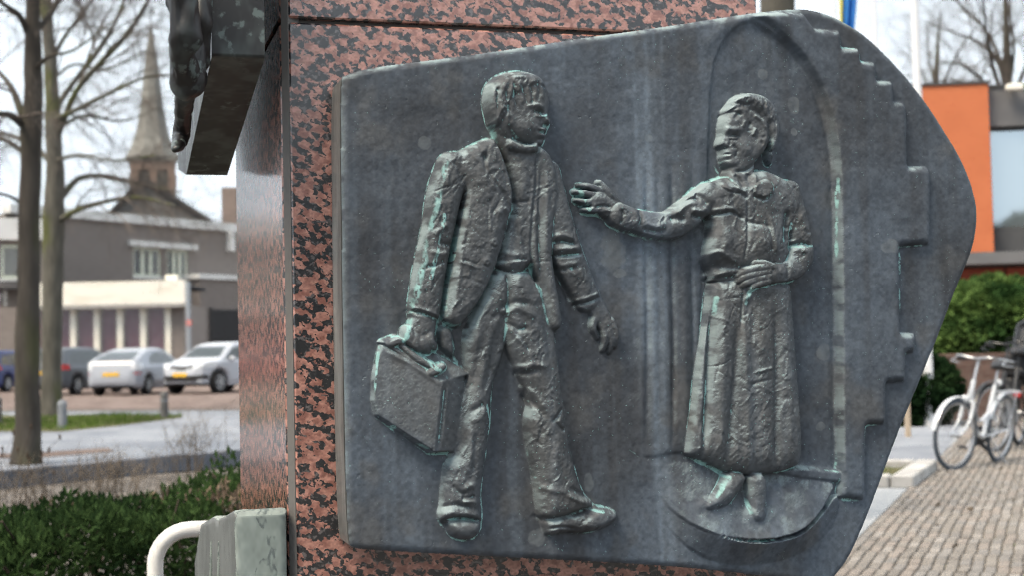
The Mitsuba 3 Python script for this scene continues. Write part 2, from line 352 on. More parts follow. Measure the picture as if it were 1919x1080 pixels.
stroke([(988,199),(1004,196),(1022,201)], 3.6, .0035, .04); stroke([(1002,217),(1012,219),(1020,216)], 2.2, .004, .035)
for a in ([(970,150),(976,170),(985,192)], [(985,148),(992,168),(994,196)], [(1000,148),(1006,164),(1004,184)], [(958,152),(958,176),(966,202)], [(945,152),(944,180),(952,214)], [(1012,152),(1020,168),(1020,186)],
          [(940,146),(960,138),(990,138)], [(930,160),(928,190),(934,220)]):
    stroke(a, 6, .003, .045); stroke([(x + 6, y + 1) for x, y in a], 2.4, -.003, .045)
hr_ = np.random.default_rng(5)
for _ in range(34):
    x, y = hr_.uniform(918, 1012), hr_.uniform(138, 205)
    if x > 965 and y > 185: continue
    l = hr_.uniform(14, 28); b = (x - 960) / 60
    stroke([(x, y), (x + b * 4 + hr_.normal(0, 2), y + l * .5), (x + b * 3 + hr_.normal(0, 4), y + l)], 2.4, hr_.choice([-.0035, .003]), .045, only=[HAIR])
for _ in range(48):
    x, y = hr_.uniform(1362, 1452), hr_.uniform(174, 250)
    l = hr_.uniform(14, 26)
    stroke([(x, y), (x + l * .5, y + l * .12 + (x - 1390) * .05), (x + l, y + l * .4 + (x - 1390) * .12)], 2.8, hr_.choice([-.0045, .004]), .05, only=[WHAIR])
# cloth folds of the man
for pts, wd, am in (
    ([(926,258),(938,290),(948,320),(956,352),(960,388)], 5, .006), ([(934,258),(947,292),(957,324),(964,360),(964,390)], 4, -.007),
    ([(916,268),(906,308),(922,340),(944,366),(954,394)], 4, -.005), ([(908,300),(916,330),(940,360)], 6, .004), ([(900,290),(912,298)], 5, -.006),
    ([(930,402),(944,392),(952,400)], 5, .005), ([(862,487),(878,491),(894,498)], 3, -.003), ([(858,490),(876,496),(892,503)], 3, .003),
    ([(872,352),(866,390),(857,432),(850,478),(842,520),(835,570),(830,602)], 4, -.012), ([(880,360),(876,400),(866,450),(858,520),(848,590)], 5, .004),
    ([(868,600),(890,572),(908,542),(922,512)], 6, .004), ([(846,300),(858,318),(868,345)], 6, -.005),
    ([(822,452),(838,458),(850,456)], 5, -.006), ([(806,470),(826,476),(842,472)], 5, .005), ([(800,500),(820,496),(836,486)], 4, -.005), ([(812,440),(826,430),(840,420)], 5, .004),
    ([(768,582),(798,590),(828,602)], 4, -.008), ([(768,576),(798,584),(828,596)], 4, .004),
    ([(1040,444),(1056,440),(1078,448)], 5, .006), ([(1038,455),(1058,452),(1082,458)], 4, -.008), ([(1038,466),(1060,466),(1092,462)], 6, .007), ([(1036,476),(1060,478),(1096,474)], 4, -.008),
    ([(1044,492),(1062,498),(1086,490)], 5, .005), ([(1056,508),(1066,500),(1078,504)], 5, -.006), ([(1056,514),(1066,538),(1078,566)], 4, -.005), ([(1086,500),(1098,524),(1108,552)], 7, .004),
    ([(1082,573),(1108,566),(1132,556)], 4, -.008), ([(1080,566),(1106,559),(1130,549)], 4, .004),
    ([(955,376),(975,378),(995,375)], 3, -.004), ([(965,390),(968,430),(962,480)], 6, -.004), ([(978,300),(982,340),(978,370)], 9, .003), ([(948,420),(940,450),(930,488)], 5, -.009),
    ([(944,470),(966,478),(990,474)], 5, .003), ([(952,512),(956,545),(952,590)], 4, -.006), ([(975,512),(972,540)], 8, .003), ([(940,590),(970,580),(1004,596)], 6, .006), ([(936,580),(966,568),(1010,574)], 5, -.004),
    ([(952,604),(972,618),(990,616)], 5, -.007), ([(955,612),(972,634),(984,650)], 5, .005), ([(962,618),(980,640),(992,660)], 4, -.005), ([(924,600),(936,590),(950,596)], 6, -.005),
    ([(965,688),(985,690),(1000,684),(1030,690)], 6, .006), ([(970,700),(990,702),(1010,694)], 5, -.005), ([(980,725),(1004,740),(1020,770)], 6, .005), ([(984,740),(1008,762),(1022,786)], 5, -.006),
    ([(1058,764),(1044,784),(1036,792)], 4, -.007), ([(1040,792),(1054,806),(1062,808)], 4, -.006), ([(1016,800),(1012,840),(1014,900)], 8, -.004), ([(1042,840),(1040,880),(1048,920)], 7, .004),
    ([(1008,905),(1030,920),(1064,922)], 6, .004), ([(1066,915),(1090,928),(1106,934)], 5, -.006), ([(1060,928),(1086,940),(1108,944)], 5, .005), ([(1010,972),(1044,974),(1082,964),(1110,952)], 4, -.010), ([(1030,994),(1060,990),(1090,996)], 3, -.005),
    ([(918,560),(902,600),(892,650)], 8, .005), ([(905,640),(896,690),(890,720)], 7, -.004), ([(932,620),(922,680),(908,740)], 7, -.006), ([(884,776),(900,764),(908,756)], 5, -.005), ([(882,790),(900,786),(912,770)], 6, .003),
    ([(880,800),(886,840),(880,880)], 7, .004), ([(895,810),(890,850),(888,900)], 6, -.004), ([(850,910),(862,924),(878,928)], 4, -.006), ([(870,918),(884,912),(892,916)], 6, .006), ([(866,934),(882,936),(892,930)], 4, -.007),
    ([(868,944),(884,940),(895,946)], 5, .006), ([(832,955),(856,948),(890,956)], 5, -.006), ([(828,966),(860,964),(902,970)], 5, .005), ([(830,980),(864,975),(904,980)], 4, -.010)):
    stroke(pts, wd, am, .03)
over([(932,488),(992,486),(993,508),(964,510),(950,502),(932,505)], .005, 3, SHIRT, .036, 0); over([(952,488),(980,487),(982,508),(962,511),(950,503)], .003, 3, None, .038, 0)
for bx, by in ((930,453), (916,490)):
    bump(bx, by, 7, 7, .006, 0, .048); bump(bx, by, 3, 3, -.004, 0, .05); stroke([(bx - 8, by + 5), (bx, by + 9), (bx + 8, by + 5)], 2, -.003, .047)

# --- the woman in the doorway
layer([(1362,884),(1398,888),(1388,916),(1372,936),(1364,947),(1340,957),(1320,959),(1313,949),(1330,930),(1352,906)], .044, 20, WSHOE, base=.02)
layer([(1398,888),(1434,886),(1433,945),(1432,974),(1421,983),(1406,981),(1399,962),(1398,920)], .046, 18, WSHOE, base=.02)
bump(1418, 968, 13, 14, .007, 0, .045); bump(1334, 945, 16, 9, .006, -30, .045)
SK = [(1336,516),(1328,580),(1318,640),(1308,700),(1300,770),(1288,848),(1292,856),(1320,864),(1338,874),(1362,886),(1400,892),(1440,890),(1480,882),(1503,869),(1502,800),(1496,720),(1490,640),(1486,580),(1480,516)]
layer(SK, .048, 46, SKIRT, base=.014)
for pts, wd, am in (([(1342,575),(1334,660),(1328,740),(1320,862)], 6, -.016), ([(1328,590),(1316,680),(1306,780),(1300,850)], 9, .006), ([(1382,600),(1378,690),(1370,790),(1362,880)], 8, -.008),
                    ([(1358,560),(1354,660),(1350,780),(1345,872)], 10, .006), ([(1392,600),(1398,700),(1400,800),(1402,886)], 9, .006), ([(1425,580),(1426,700),(1430,800),(1434,884)], 14, .005),
                    ([(1452,560),(1456,680),(1454,800),(1456,880)], 8, -.009), ([(1474,600),(1480,720),(1482,872)], 10, .003), ([(1400,560),(1410,600),(1412,640)], 8, -.003), ([(1412,700),(1432,694),(1450,690)], 3, .003), ([(1404,724),(1424,716),(1446,712)], 3, -.003)):
    stroke(pts, wd, am, .035, only=[SKIRT])
# blouse
layer([(1366,330),(1338,338),(1310,350),(1292,364),(1300,388),(1332,402),(1326,440),(1318,472),(1326,492),(1336,510),(1334,532),(1480,532),(1474,496),(1478,470),(1482,430),(1500,400),(1504,372),(1487,346),(1466,332),(1440,320),(1425,318)], .046, 34, BLOUSE, base=.014)
bump(1350, 452, 27, 32, .016); bump(1424, 452, 42, 38, .018); bump(1405, 380, 60, 26, .006)
bump(1350, 498, 24, 12, -.012); bump(1420, 502, 45, 9, -.014)
# neck and head
tube2([(1398,286,30,.020),(1394,318,27,.020),(1390,344,30,.024)], WFACE, .7)
layer([(1356,218),(1351,236),(1352,252),(1348,264),(1347,272),(1352,277),(1354,284),(1353,294),(1357,308),(1368,320),(1388,318),(1410,308),(1426,292),(1440,272),(1446,240),(1436,205),(1400,190),(1366,200)], .036, 16, WFACE, base=.010)
layer([(1356,212),(1372,188),(1394,172),(1424,176),(1445,190),(1456,212),(1461,240),(1457,258),(1450,280),(1444,286),(1440,268),(1443,256),(1436,244),(1438,234),(1426,230),(1424,220),(1412,216),(1404,207),(1392,209),(1384,203),(1370,208)], .041, 22, WHAIR, base=.020, smooth=1)
layer([(1436,278),(1450,282),(1450,300),(1444,312),(1436,302)], .020, 10, WHAIR)
blurH(.5)
for pts, wd, am in (([(1366,211),(1384,206),(1400,212)], 2.6, -.003), ([(1368,204),(1390,199),(1412,205)], 5, .003), ([(1376,194),(1392,188),(1408,192),(1420,188)], 3.5, -.004), ([(1410,200),(1426,206),(1440,222)], 3.5, -.004), ([(1420,212),(1432,220),(1446,240)], 4, .004), ([(1384,184),(1412,178),(1440,200)], 5, .004),
                    ([(1398,206),(1388,214),(1384,222)], 4, -.004), ([(1404,222),(1398,236)], 4, .004), ([(1414,224),(1410,244)], 4, -.005), ([(1424,236),(1418,252)], 4, .005), ([(1448,222),(1452,250),(1444,280)], 4, -.005),
                    ([(1352,336),(1372,330),(1390,352),(1402,362)], 4, .005), ([(1422,318),(1420,340),(1406,360)], 4, .005), ([(1384,324),(1394,336),(1398,352)], 4, -.006), ([(1410,322),(1408,340)], 5, -.006),
                    ([(1372,354),(1392,362),(1404,372)], 4, -.005), ([(1402,366),(1404,420),(1396,500)], 3, -.004), ([(1340,402),(1360,398),(1376,396),(1390,404),(1400,410)], 4, -.007), ([(1338,394),(1362,390),(1384,392)], 5, .005),
                    ([(1400,412),(1420,418),(1450,424)], 4, -.004), ([(1374,360),(1384,390),(1400,408)], 5, -.005), ([(1482,392),(1478,420),(1476,460)], 7, -.012), ([(1444,400),(1452,440),(1456,478)], 5, .004), ([(1440,404),(1446,440),(1448,474)], 5, -.004),
                    ([(1330,480),(1348,472),(1372,486),(1384,492)], 5, .005), ([(1334,516),(1370,508),(1398,506)], 4, .005), ([(1334,524),(1372,518),(1396,518)], 4, -.006), ([(1398,500),(1396,560),(1392,620)], 3, -.004), ([(1352,440),(1350,470)], 6, -.003)):
    stroke(pts, wd, am, .045)
# her face
fx = 0.030; ONLY = [WFACE, WHAIR]
bump(1379, 242, 17, 6, .005, -6, fx); bump(1378, 254, 13, 5.5, -.0065, 4, fx); bump(1377, 256, 8, 3.6, .0055, 5, fx); stroke([(1366,256),(1376,253),(1388,256)], 1.6, -.003, fx); stroke([(1368,261),(1378,262),(1389,258)], 1.8, -.0028, fx)
bump(1358, 249, 4.5, 4.5, -.004, 0, fx); bump(1357, 248, 3, 2, .002, 0, fx)
stroke([(1364,240),(1359,252),(1353,268)], 5, .0065, fx, taper=False); bump(1353, 268, 6.5, 5.5, .006, 0, fx); bump(1363, 271, 4.5, 4, .003, 0, fx); stroke([(1369,258),(1369,266),(1367,272)], 3, -.003, fx); stroke([(1351,275),(1358,277),(1366,276)], 2.4, -.006, fx)
bump(1360, 283, 9, 2.4, .003, 4, fx); stroke([(1353,287),(1361,287),(1371,288)], 1.6, -.0045, fx); bump(1361, 291, 8, 2.8, .0035, 4, fx); bump(1362, 297, 9, 2.6, -.004, 4, fx); bump(1364, 306, 11, 6.5, .006, 0, fx)
bump(1396, 276, 18, 15, .006, 0, fx); stroke([(1374,270),(1382,282),(1379,294)], 3.4, -.0045, fx); stroke([(1372,322),(1394,320),(1416,304),(1430,286)], 4, -.007, .02); bump(1408, 252, 12, 16, -.002, 0, fx)
bump(1430, 262, 8, 14, .008, 10, fx); bump(1430, 257, 4.5, 4, -.006, 0, fx); bump(1428, 267, 3.6, 5, -.006, 0, fx); bump(1378, 226, 22, 10, .004, 0, fx)
ONLY = None
# collar flap
over([(1416,344),(1440,332),(1453,344),(1451,360),(1436,371),(1412,364)], .007, 4, BLOUSE, .045); stroke([(1412,366),(1436,373),(1453,360)], 3, -.004, .045)
over([(1352,342),(1366,336),(1392,358),(1384,362),(1358,354)], .005, 4, BLOUSE, .04)
# reaching arm: sleeve, cuff, hand
tube2([(1338,362,24,.026),(1314,384,27,.028),(1288,406,29,.026),(1262,420,27,.026),(1236,420,25,.024),(1206,414,23,.024),(1176,404,21,.024)], BLOUSE, .75)
tube2([(1182,407,23,.024),(1166,400,23,.025)], BLOUSE, .75)
tube2([(1170,400,17,.020),(1148,388,20,.020),(1126,376,20,.020)], WHAND, .65)
for x0, y0, x1, y1, x2, y2 in ((1140,361,1113,349,1088,346), (1132,369,1104,361,1080,358), (1128,379,1103,377,1083,374), (1132,390,1111,392,1096,392)):
    tube2([(x0, y0, 7.2, .020), (x1, y1, 6.4, .022), (x2, y2, 4.4, .014)], WHAND, .85)
tube2([(1158,378,9,.020),(1143,357,7.5,.026),(1128,340,5,.022)], WHAND, .85)
for pts, wd, am in (([(1201,392),(1204,408),(1200,424)], 4, -.006), ([(1192,392),(1196,408),(1192,424)], 5, .004), ([(1264,402),(1282,386),(1298,376)], 6, .006), ([(1256,412),(1268,408),(1286,412)], 6, -.008), ([(1284,378),(1300,372),(1314,374)], 4, -.008),
                    ([(1296,400),(1310,406),(1330,406)], 5, -.009), ([(1294,394),(1312,396),(1326,390)], 6, .007), ([(1206,426),(1230,432),(1250,430)], 4, -.006), ([(1210,416),(1228,424),(1250,420)], 5, .004), ([(1166,390),(1170,404),(1164,420)], 4, -.006),
                    ([(1304,364),(1318,370),(1326,384)], 5, -.006), ([(1150,386),(1134,384),(1120,386)], 3, -.005), ([(1150,394),(1132,394)], 3, .003)):
    stroke(pts, wd, am, .035)
# folded arm with the hand on her waist
tube2([(1486,356,22,.022),(1494,390,24,.024),(1502,430,26,.024),(1508,468,27,.024)], BLOUSE, .72)
tube2([(1508,478,27,.024),(1494,502,23,.034),(1472,510,19,.042)], BLOUSE, .75)
tube2([(1474,509,17,.044),(1456,511,20,.048),(1440,514,19,.048)], WHAND, .6)
for pp in ([(1450,498),(1424,502),(1402,508),(1390,516)], [(1448,507),(1422,513),(1402,519),(1390,526)], [(1447,517),(1424,523),(1406,529),(1395,535)], [(1446,527),(1428,532),(1416,538),(1408,544)]):
    tube2([(pp[0][0], pp[0][1], 7.2, .056), (pp[1][0], pp[1][1], 7.2, .058), (pp[2][0], pp[2][1], 6.6, .054), (pp[3][0], pp[3][1], 5.2, .046)], WHAND, .85)
tube2([(1458,500,7,.054),(1440,493,7,.056),(1420,492,6,.05)], WHAND, .85)
for pts, wd, am in (([(1478,464),(1492,458),(1510,456),(1526,462)], 5, -.008), ([(1480,472),(1496,468),(1520,472)], 5, .005), ([(1470,494),(1474,508),(1470,526)], 4, -.006), ([(1500,400),(1512,430)], 6, .004), ([(1484,430),(1490,450)], 6, -.006)):
    stroke(pts, wd, am, .035)
blurH(.5)

# --- hand-modelled unevenness, rim
tr = np.random.default_rng(12)
fj, fi = np.nonzero(np.isin(ID, [TROU, JACK, SHIRT, SKIRT, BLOUSE]))
for n_ in tr.integers(0, len(fj), 620):              # marks of the modelling tool in the clay
    c = np.array([GU[fi[n_]], GV[fj[n_]]]); a = math.radians(tr.normal(78, 38)); l = tr.uniform(.006, .020)
    P = c + np.outer(np.linspace(-1, 1, 5), [math.cos(a) * l, math.sin(a) * l]) + np.outer(1 - np.linspace(-1, 1, 5) ** 2, [-math.sin(a), math.cos(a)]) * tr.normal(0, .002)
    W_ = tr.uniform(.0014, .0034); w = win(P.min(0) - 3 * W_, P.max(0) + 3 * W_)
    d2 = np.min([(UU[w] - x) ** 2 + (VV[w] - y) ** 2 for x, y in spline(P, 13)], 0)
    H[w] += np.exp(-d2 / W_ ** 2) * tr.choice([-1, 1]) * tr.uniform(.0005, .0016) * (ID[w] >= TROU)
fig = (ID >= TROU).astype(float)
figs = ndimage.gaussian_filter(fig, 2)
P3 = np.stack([UU, VV, UU * 0], -1)
fine = meshkit.fbm(P3 * 70, 4, 5) - .5
lump = meshkit.fbm(P3 * 22, 3, 9) - .5
grit = meshkit.noise(P3 * 330, 11) - .5
ridg = np.abs(meshkit.fbm(P3 * [60, 110, 1], 3, 21) - .5)
_a, _b = np.gradient(ndimage.gaussian_filter(H, 2), STEP); flat_ = 1 / (1 + _a ** 2 + _b ** 2) ** 1.5
H *= .80
lock = meshkit.fbm(P3 * [210, 75, 1] + [0, 0, 5], 3, 55) - .5
H += ndimage.gaussian_filter(np.isin(ID, [HAIR, WHAIR]).astype(float), 1.5) * flat_ * .0085 * lock
H += flat_ * figs * np.where(ID == CASE, .4, 1) * (.0026 * fine + .0026 * lump - .008 * np.clip(.04 - ridg, 0, 1)) + (1 - figs) * (.0010 * fine + .0040 * lump) + grit * (.0002 + .0003 * figs)
_a, _b = np.gradient(ndimage.gaussian_filter(H, 2), STEP); flat_ = 1 / (1 + _a ** 2 + _b ** 2) ** 1.5
rough = meshkit.fbm(P3 * [150, 130, 1], 3, 77) - .5
H += flat_ * np.where(ID == CASE, .35, 1) * rough * (.0004 + .0013 * figs) * (.4 + 1.2 * meshkit.noise(P3 * 16, 44))
H -= .0007 * np.clip((meshkit.noise(P3 * 240, 31) - .90) * 12, 0, 1) * np.clip((meshkit.noise(P3 * 30, 32) - .5) * 4, 0, 1)
OP = Polygon(outline); shapely.prepare(OP)
INS = shapely.contains_xy(OP, UU.ravel(), VV.ravel()).reshape(UU.shape)
dist = ndimage.distance_transform_edt(INS) * STEP
RIM = .013
H = H * prof(dist / .02) - RIM * (1 - prof(ndimage.gaussian_filter(dist, 1.5) / RIM))

# --- shading data: hollows and figures
hol = np.clip((ndimage.gaussian_filter(H, 2.2) - H - .0003) / .0016, 0, 1) * np.clip(dist / .03, 0, 1)
seep = np.zeros_like(H)
def seeping(pts, w_px=3.0, amt=1.0, h0=.02):
    """verdigris settled along a crease"""
    P = spline(q(pts, h0), 60 * len(pts)); W = w_px * PX; w = win(P.min(0) - 3 * W, P.max(0) + 3 * W)
    d2 = np.min([(UU[w] - a) ** 2 + (VV[w] - b) ** 2 for a, b in P], 0)
    seep[w] = np.maximum(seep[w], np.exp(-d2 / W ** 2) * amt)
for pts, wd in (([(874,350),(867,390),(858,432),(851,478),(843,520),(836,570),(831,602)], 3), ([(770,585),(798,592),(826,604)], 4), ([(848,620),(854,650),(856,672),(872,692)], 6), ([(836,606),(850,612),(866,606)], 4),
                ([(951,548),(950,575),(949,610),(946,640)], 4), ([(994,482),(1001,520),(1014,560),(1027,606),(1042,622)], 4), ([(996,420),(993,460)], 3), ([(1086,576),(1112,574)], 5), ([(1104,578),(1116,600),(1126,628),(1136,652)], 5),
                ([(922,236),(927,252),(932,266)], 6), ([(948,236),(958,252),(970,262)], 3), ([(990,272),(1000,276)], 4), ([(1002,214),(1012,220),(1022,216)], 3), ([(1014,236),(1024,238)], 3), ([(1010,247),(1022,251)], 3),
                ([(834,306),(824,340),(814,395),(806,430)], 9), ([(800,450),(794,490),(784,535),(776,575)], 9), ([(842,300),(860,292),(884,282)], 7), ([(830,404),(818,470),(806,520)], 5),
                ([(770,600),(762,630),(756,640)], 6), ([(714,650),(708,690),(704,750),(712,780)], 3), ([(790,665),(812,690),(836,708)], 6), ([(738,800),(770,824),(800,842)], 4),
                ([(1344,288),(1348,304),(1358,326),(1366,340)], 4), ([(1370,322),(1384,340),(1396,360)], 4), ([(1414,322),(1412,340),(1404,360)], 4), ([(1440,250),(1446,268),(1438,284)], 5), ([(1362,214),(1390,208),(1420,220),(1440,246)], 3), ([(1376,258),(1390,262)], 3),
                ([(1328,410),(1322,440),(1320,468)], 8), ([(1322,476),(1330,500),(1338,520)], 4), ([(1478,420),(1476,458),(1496,462),(1528,460)], 4), ([(1396,504),(1396,540),(1390,570)], 6), ([(1340,560),(1334,600)], 7),
                ([(1577,330),(1578,480),(1579,640),(1579,780),(1578,884)], 3), ([(1502,878),(1540,882),(1578,886)], 3), ([(1286,854),(1310,866),(1340,880),(1364,898)], 4), ([(1364,894),(1352,912),(1338,932)], 5), ([(1398,900),(1396,930),(1402,962)], 5),
                ([(1692,462),(1696,480),(1697,510)], 4), ([(1690,626),(1706,634),(1722,630)], 5), ([(1697,540),(1698,590),(1697,624)], 2.5), ([(1580,900),(1578,936),(1620,942)], 3), ([(1088,356),(1096,372),(1104,392)], 5), ([(1112,352),(1150,380),(1172,388)], 4), ([(1186,388),(1204,392)], 3),
                ([(824,976),(836,992)], 4), ([(1012,970),(1020,990),(1030,1004)], 4), ([(1104,956),(1130,960)], 4), ([(1188,846),(1210,862),(1212,880)], 3), ([(990,830),(998,880),(1006,930),(1010,968)], 3), ([(912,760),(920,790)], 3), ([(1284,1010),(1300,1030)], 4)):
    seeping(pts, wd, .75 if wd > 6 else 1.0)
near = ndimage.gaussian_filter(fig, 16)
Hv, Hu = np.gradient(H, STEP)
NRM = np.stack([-Hu, -Hv, np.ones_like(H)], -1); NRM /= np.linalg.norm(NRM, axis=-1, keepdims=True)
NW = NRM[..., :1] * DX + NRM[..., 1:2] * ZV + NRM[..., 2:] * NF
hol = np.maximum(hol * (1 - .8 * np.clip(-NRM[..., 0] * 1.3, 0, 1)), .86 * seep)
PW = PO + UU[..., None] * DX + H[..., None] * NF; PW[..., 2] = VV
VI = np.arange(NU * NV).reshape(NV, NU)
def piece(cells):
    """the part of the height field over the cells, as a ply shape with the whole field's normals"""
    j, i = np.nonzero(cells)
    a, b, c, d = VI[j, i], VI[j, i + 1], VI[j + 1, i + 1], VI[j + 1, i]
    f = np.vstack([np.stack([a, b, c], 1), np.stack([a, c, d], 1)])
    used, inv = np.unique(f, return_inverse=True)
    m = trimesh.Trimesh(PW.reshape(-1, 3)[used], inv.reshape(-1, 3), process=False)
    path = meshkit.write_ply(m, True, np.stack([(2000 * UU + hol).ravel()[used], (2000 * VV + near).ravel()[used]], 1), None, NW.reshape(-1, 3)[used])
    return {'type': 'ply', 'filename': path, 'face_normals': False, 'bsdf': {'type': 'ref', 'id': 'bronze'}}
CELL = INS[:-1, :-1] & INS[1:, :-1] & INS[:-1, 1:] & INS[1:, 1:]
IDC = ndimage.median_filter(ID, 3)[:-1, :-1]

def pieces(key, k):
    """one part per connected region of this kind; crumbs go to their neighbours"""
    lab, n = ndimage.label(IDC == k)
    sizes = ndimage.sum(lab > 0, lab, range(1, n + 1))
    keep = [i for i in np.argsort(-sizes) if sizes[i] > (400 if k in (HAND, SHOE, WHAND, WSHOE) else 250)]
    cells = [lab == i + 1 for i in keep]
    rest = (lab > 0) & ~np.any(cells, 0)
    if k not in (HAND, SHOE, WHAND, WSHOE): cells = [np.any(cells, 0)]
    cells[0] |= rest
    for i, c in enumerate(cells): scene[key + (f'_{i:03d}' if i else '')] = piece(CELL & c)
STAINS = [(795,267,12,12),(1148,468,26,40),(1160,512,16,9),(1545,660,15,18),(1478,770,12,12),(1540,802,11,10),(1103,905,11,18),(1660,462,22,14),(1432,136,11,11),(1490,198,14,18),(1462,690,8,20),(1458,790,7,12),(1005,1010,16,18),(1490,245,8,9),(1215,258,8,8)]
ST = []
for x, y, rx, ry in STAINS:
    c = q([(x, y)])[0]; ST.append((c[0], c[1], rx * PX, ry * PX))
_o = float(PO @ DX)
def bronze_color(p, n, uv):
    u = p.x * float(DX[0]) + p.y * float(DX[1]) - _o
    v = p.z
    hollow, near_ = dr.clip(uv.x - 2000 * u, 0, 1), dr.clip(uv.y - 2000 * v, 0, 1)
    big = FB(u * 5, v * 4, 1.3, 4)
    streak = FB(u * 34, v * 1.6, 4.2, 4)
    fine = FB(u * 160, v * 160, 2.0, 3)
    c = MX((.041, .047, .056), (.077, .097, .123), S(.32, .68, big))
    c = MX(c, (.070, .075, .078), S(.15, .85, near_) * .7)
    c = MX(c, (.15, .19, .235), S(.48, .76, streak) * (.26 + .28 * (S(.40, .45, u) - S(.66, .72, u)) + .4 * (S(.88, .9, u) - S(.95, .97, u))) * (1 - .5 * near_))
    c = MX(c, (.034, .034, .035), S(.54, .78, FB(u * 26 + 9, v * 1.2, 8.0, 3)) * .4 * (1 - .5 * near_))
    c = MX(c, (.085, .087, .088), S(.55, .8, FB(u * 17 + 3, v * 15, 31.0, 4)) * .5)
    c *= .66 + .68 * fine
    # pale weathering on upward faces, with top and left highlights painted into the colour
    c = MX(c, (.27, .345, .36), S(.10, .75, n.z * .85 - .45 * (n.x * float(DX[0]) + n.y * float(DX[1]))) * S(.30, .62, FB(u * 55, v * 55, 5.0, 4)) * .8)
    stain = mi.Float(0.0)
    for i, (a, b, rx, ry) in enumerate(ST):
        w = 1.5 * (FB(u * 60, v * 60, i, 3) - .5)
        e = dr.square((u - a) / rx) + dr.square((v - b) / ry) + w
        stain = dr.maximum(stain, 1 - S(.6, 1.2, e))
    c = MX(c, (.16, .18, .19), stain * (.10 + .5 * FB(u * 90, v * 90, 7.0, 3)))
    # verdigris: seeps along hollows, and specks that thicken round the figures
    vn = FB(u * 120, v * 60, 3.0, 3)
    zone = S(.44, .64, FB(u * 13, v * 10, 21.0, 3) + .04 * near_)
    green = S(.36, .82, hollow * (.20 + 1.3 * vn) * (.45 + .70 * zone)) * .85 * S(.22, .5, FB(u * 260, v * 200, 41.0, 2))
    wu, wv = u + .0022 * (NO(u * 420, v * 420, 3.0) - .5), v + .0022 * (NO(u * 420, v * 420, 9.0) - .5)
    for fq, k0, k1 in ((230, .085, .5), (120, .03, .30)):
        d1, d2, w_ = mikit.voronoi(wu * fq, wv * fq)
        on = S(0, .10, w_ - (1 - k0 * S(.38, .68, FB(u * 15, v * 12, 12.0 + fq, 3)) - .10 * near_ * NO(u * 24, v * 24, 2.0)))
        green = dr.maximum(green, on * (1 - S(.14, .30, d1 / (.35 + k1))) * .55)
    return MX(c, mi.Color3f(.25, .45, .44) * (.7 + .6 * fine), green)
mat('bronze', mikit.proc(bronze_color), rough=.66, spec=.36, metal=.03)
mat('bronze_plain', mikit.proc(lambda p, n, uv: MX((.085, .086, .084), (.20, .21, .205), S(.4, .75, FB(p.x * 20, p.y * 20, p.z * 4, 4)) * .8 + .2 * NO(p.x * 200, p.y * 200, p.z * 60))), rough=.45, spec=.5, metal=.1)

R = tag('bronze_relief', 'large dark bronze relief of a walking man and a woman in a doorway', 'relief')
edge = trimesh.creation.extrude_polygon(OP.simplify(.0003), TSLAB - RIM - .004, engine='earcut')
edge = moved(edge, frame(PO - NF * (TSLAB - .002), DX, ZV, NF))
obj('slab', edge, 'bronze_plain', R)
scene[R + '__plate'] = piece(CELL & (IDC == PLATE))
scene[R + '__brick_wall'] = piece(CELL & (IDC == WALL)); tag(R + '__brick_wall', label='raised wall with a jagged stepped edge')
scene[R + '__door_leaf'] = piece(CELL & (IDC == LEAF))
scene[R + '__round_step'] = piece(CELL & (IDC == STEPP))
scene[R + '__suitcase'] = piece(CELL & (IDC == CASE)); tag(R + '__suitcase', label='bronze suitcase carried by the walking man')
M_, W_ = R + '__man_figure', R + '__woman_figure'
tag(M_, label='bronze man striding right in an open jacket, a suitcase in his hand'); tag(W_, label='bronze woman in a long skirt with one arm held out')
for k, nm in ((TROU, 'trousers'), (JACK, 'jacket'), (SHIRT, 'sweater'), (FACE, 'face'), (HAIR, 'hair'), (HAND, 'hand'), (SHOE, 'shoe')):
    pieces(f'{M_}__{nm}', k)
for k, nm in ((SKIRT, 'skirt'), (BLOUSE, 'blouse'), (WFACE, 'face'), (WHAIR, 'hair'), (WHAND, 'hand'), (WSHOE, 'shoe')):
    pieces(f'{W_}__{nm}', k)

# ------------------------------------------------------------------ the granite pillar
def granite(p, n, uv):
    wx, wy, wz = FB(p.x * 150, p.y * 150, p.z * 150, 2) - .5, FB(p.x * 150 + 31, p.y * 150, p.z * 150, 2) - .5, FB(p.x * 150, p.y * 150 + 17, p.z * 150, 2) - .5
    x, y, z = p.x + .009 * wx, p.y + .009 * wy, p.z + .009 * wz
    a = FB(x * 96 + z * 20, y * 96 - z * 16, z * 90 + x * 18, 4)
    red = S(.474, .506, a)
    g = NO(p.x * 330, p.y * 330, p.z * 330)
    f = FB(x * 95, y * 95, z * 95 + 5, 2)
    rc = MX((.27, .112, .084), (.47, .235, .185), S(.3, .7, f)) * (.75 + .5 * g)
    dk = MX((.016, .016, .018), (.13, .115, .115), S(.55, .75, FB(x * 170 + 3, y * 170, z * 170, 2)))
    return MX(dk, rc, red)
scene['granite'] = {'type': 'roughplastic', 'diffuse_reflectance': mikit.proc(granite), 'int_ior': 1.85, 'alpha': .035, 'distribution': 'ggx', 'nonlinear': False}
mat('sealant', (.13, .125, .12), .8, .3)
PT = tag('granite_pillar', 'polished red and black speckled granite pillar carrying the bronze reliefs', 'pillar')
def in_frame(s, t, z): return CORNER + DX * s + BK * t + ZV * z
JZ = (on_plane(535, 36, CORNER, NF))[2]
WID = (on_plane(1418, 10, CORNER, NF) - CORNER) @ DX
LN = -DX
BKS = (on_plane(446, 600, CORNER, LN) - CORNER) @ BK
def granite_block(s0, s1, t0, t1, z0, z1, bev=.006):
    b = box((s0 + s1) / 2, (t0 + t1) / 2, (z0 + z1) / 2, s1 - s0, t1 - t0, z1 - z0, bev)
    return moved(b, frame(CORNER, DX, BK, ZV))
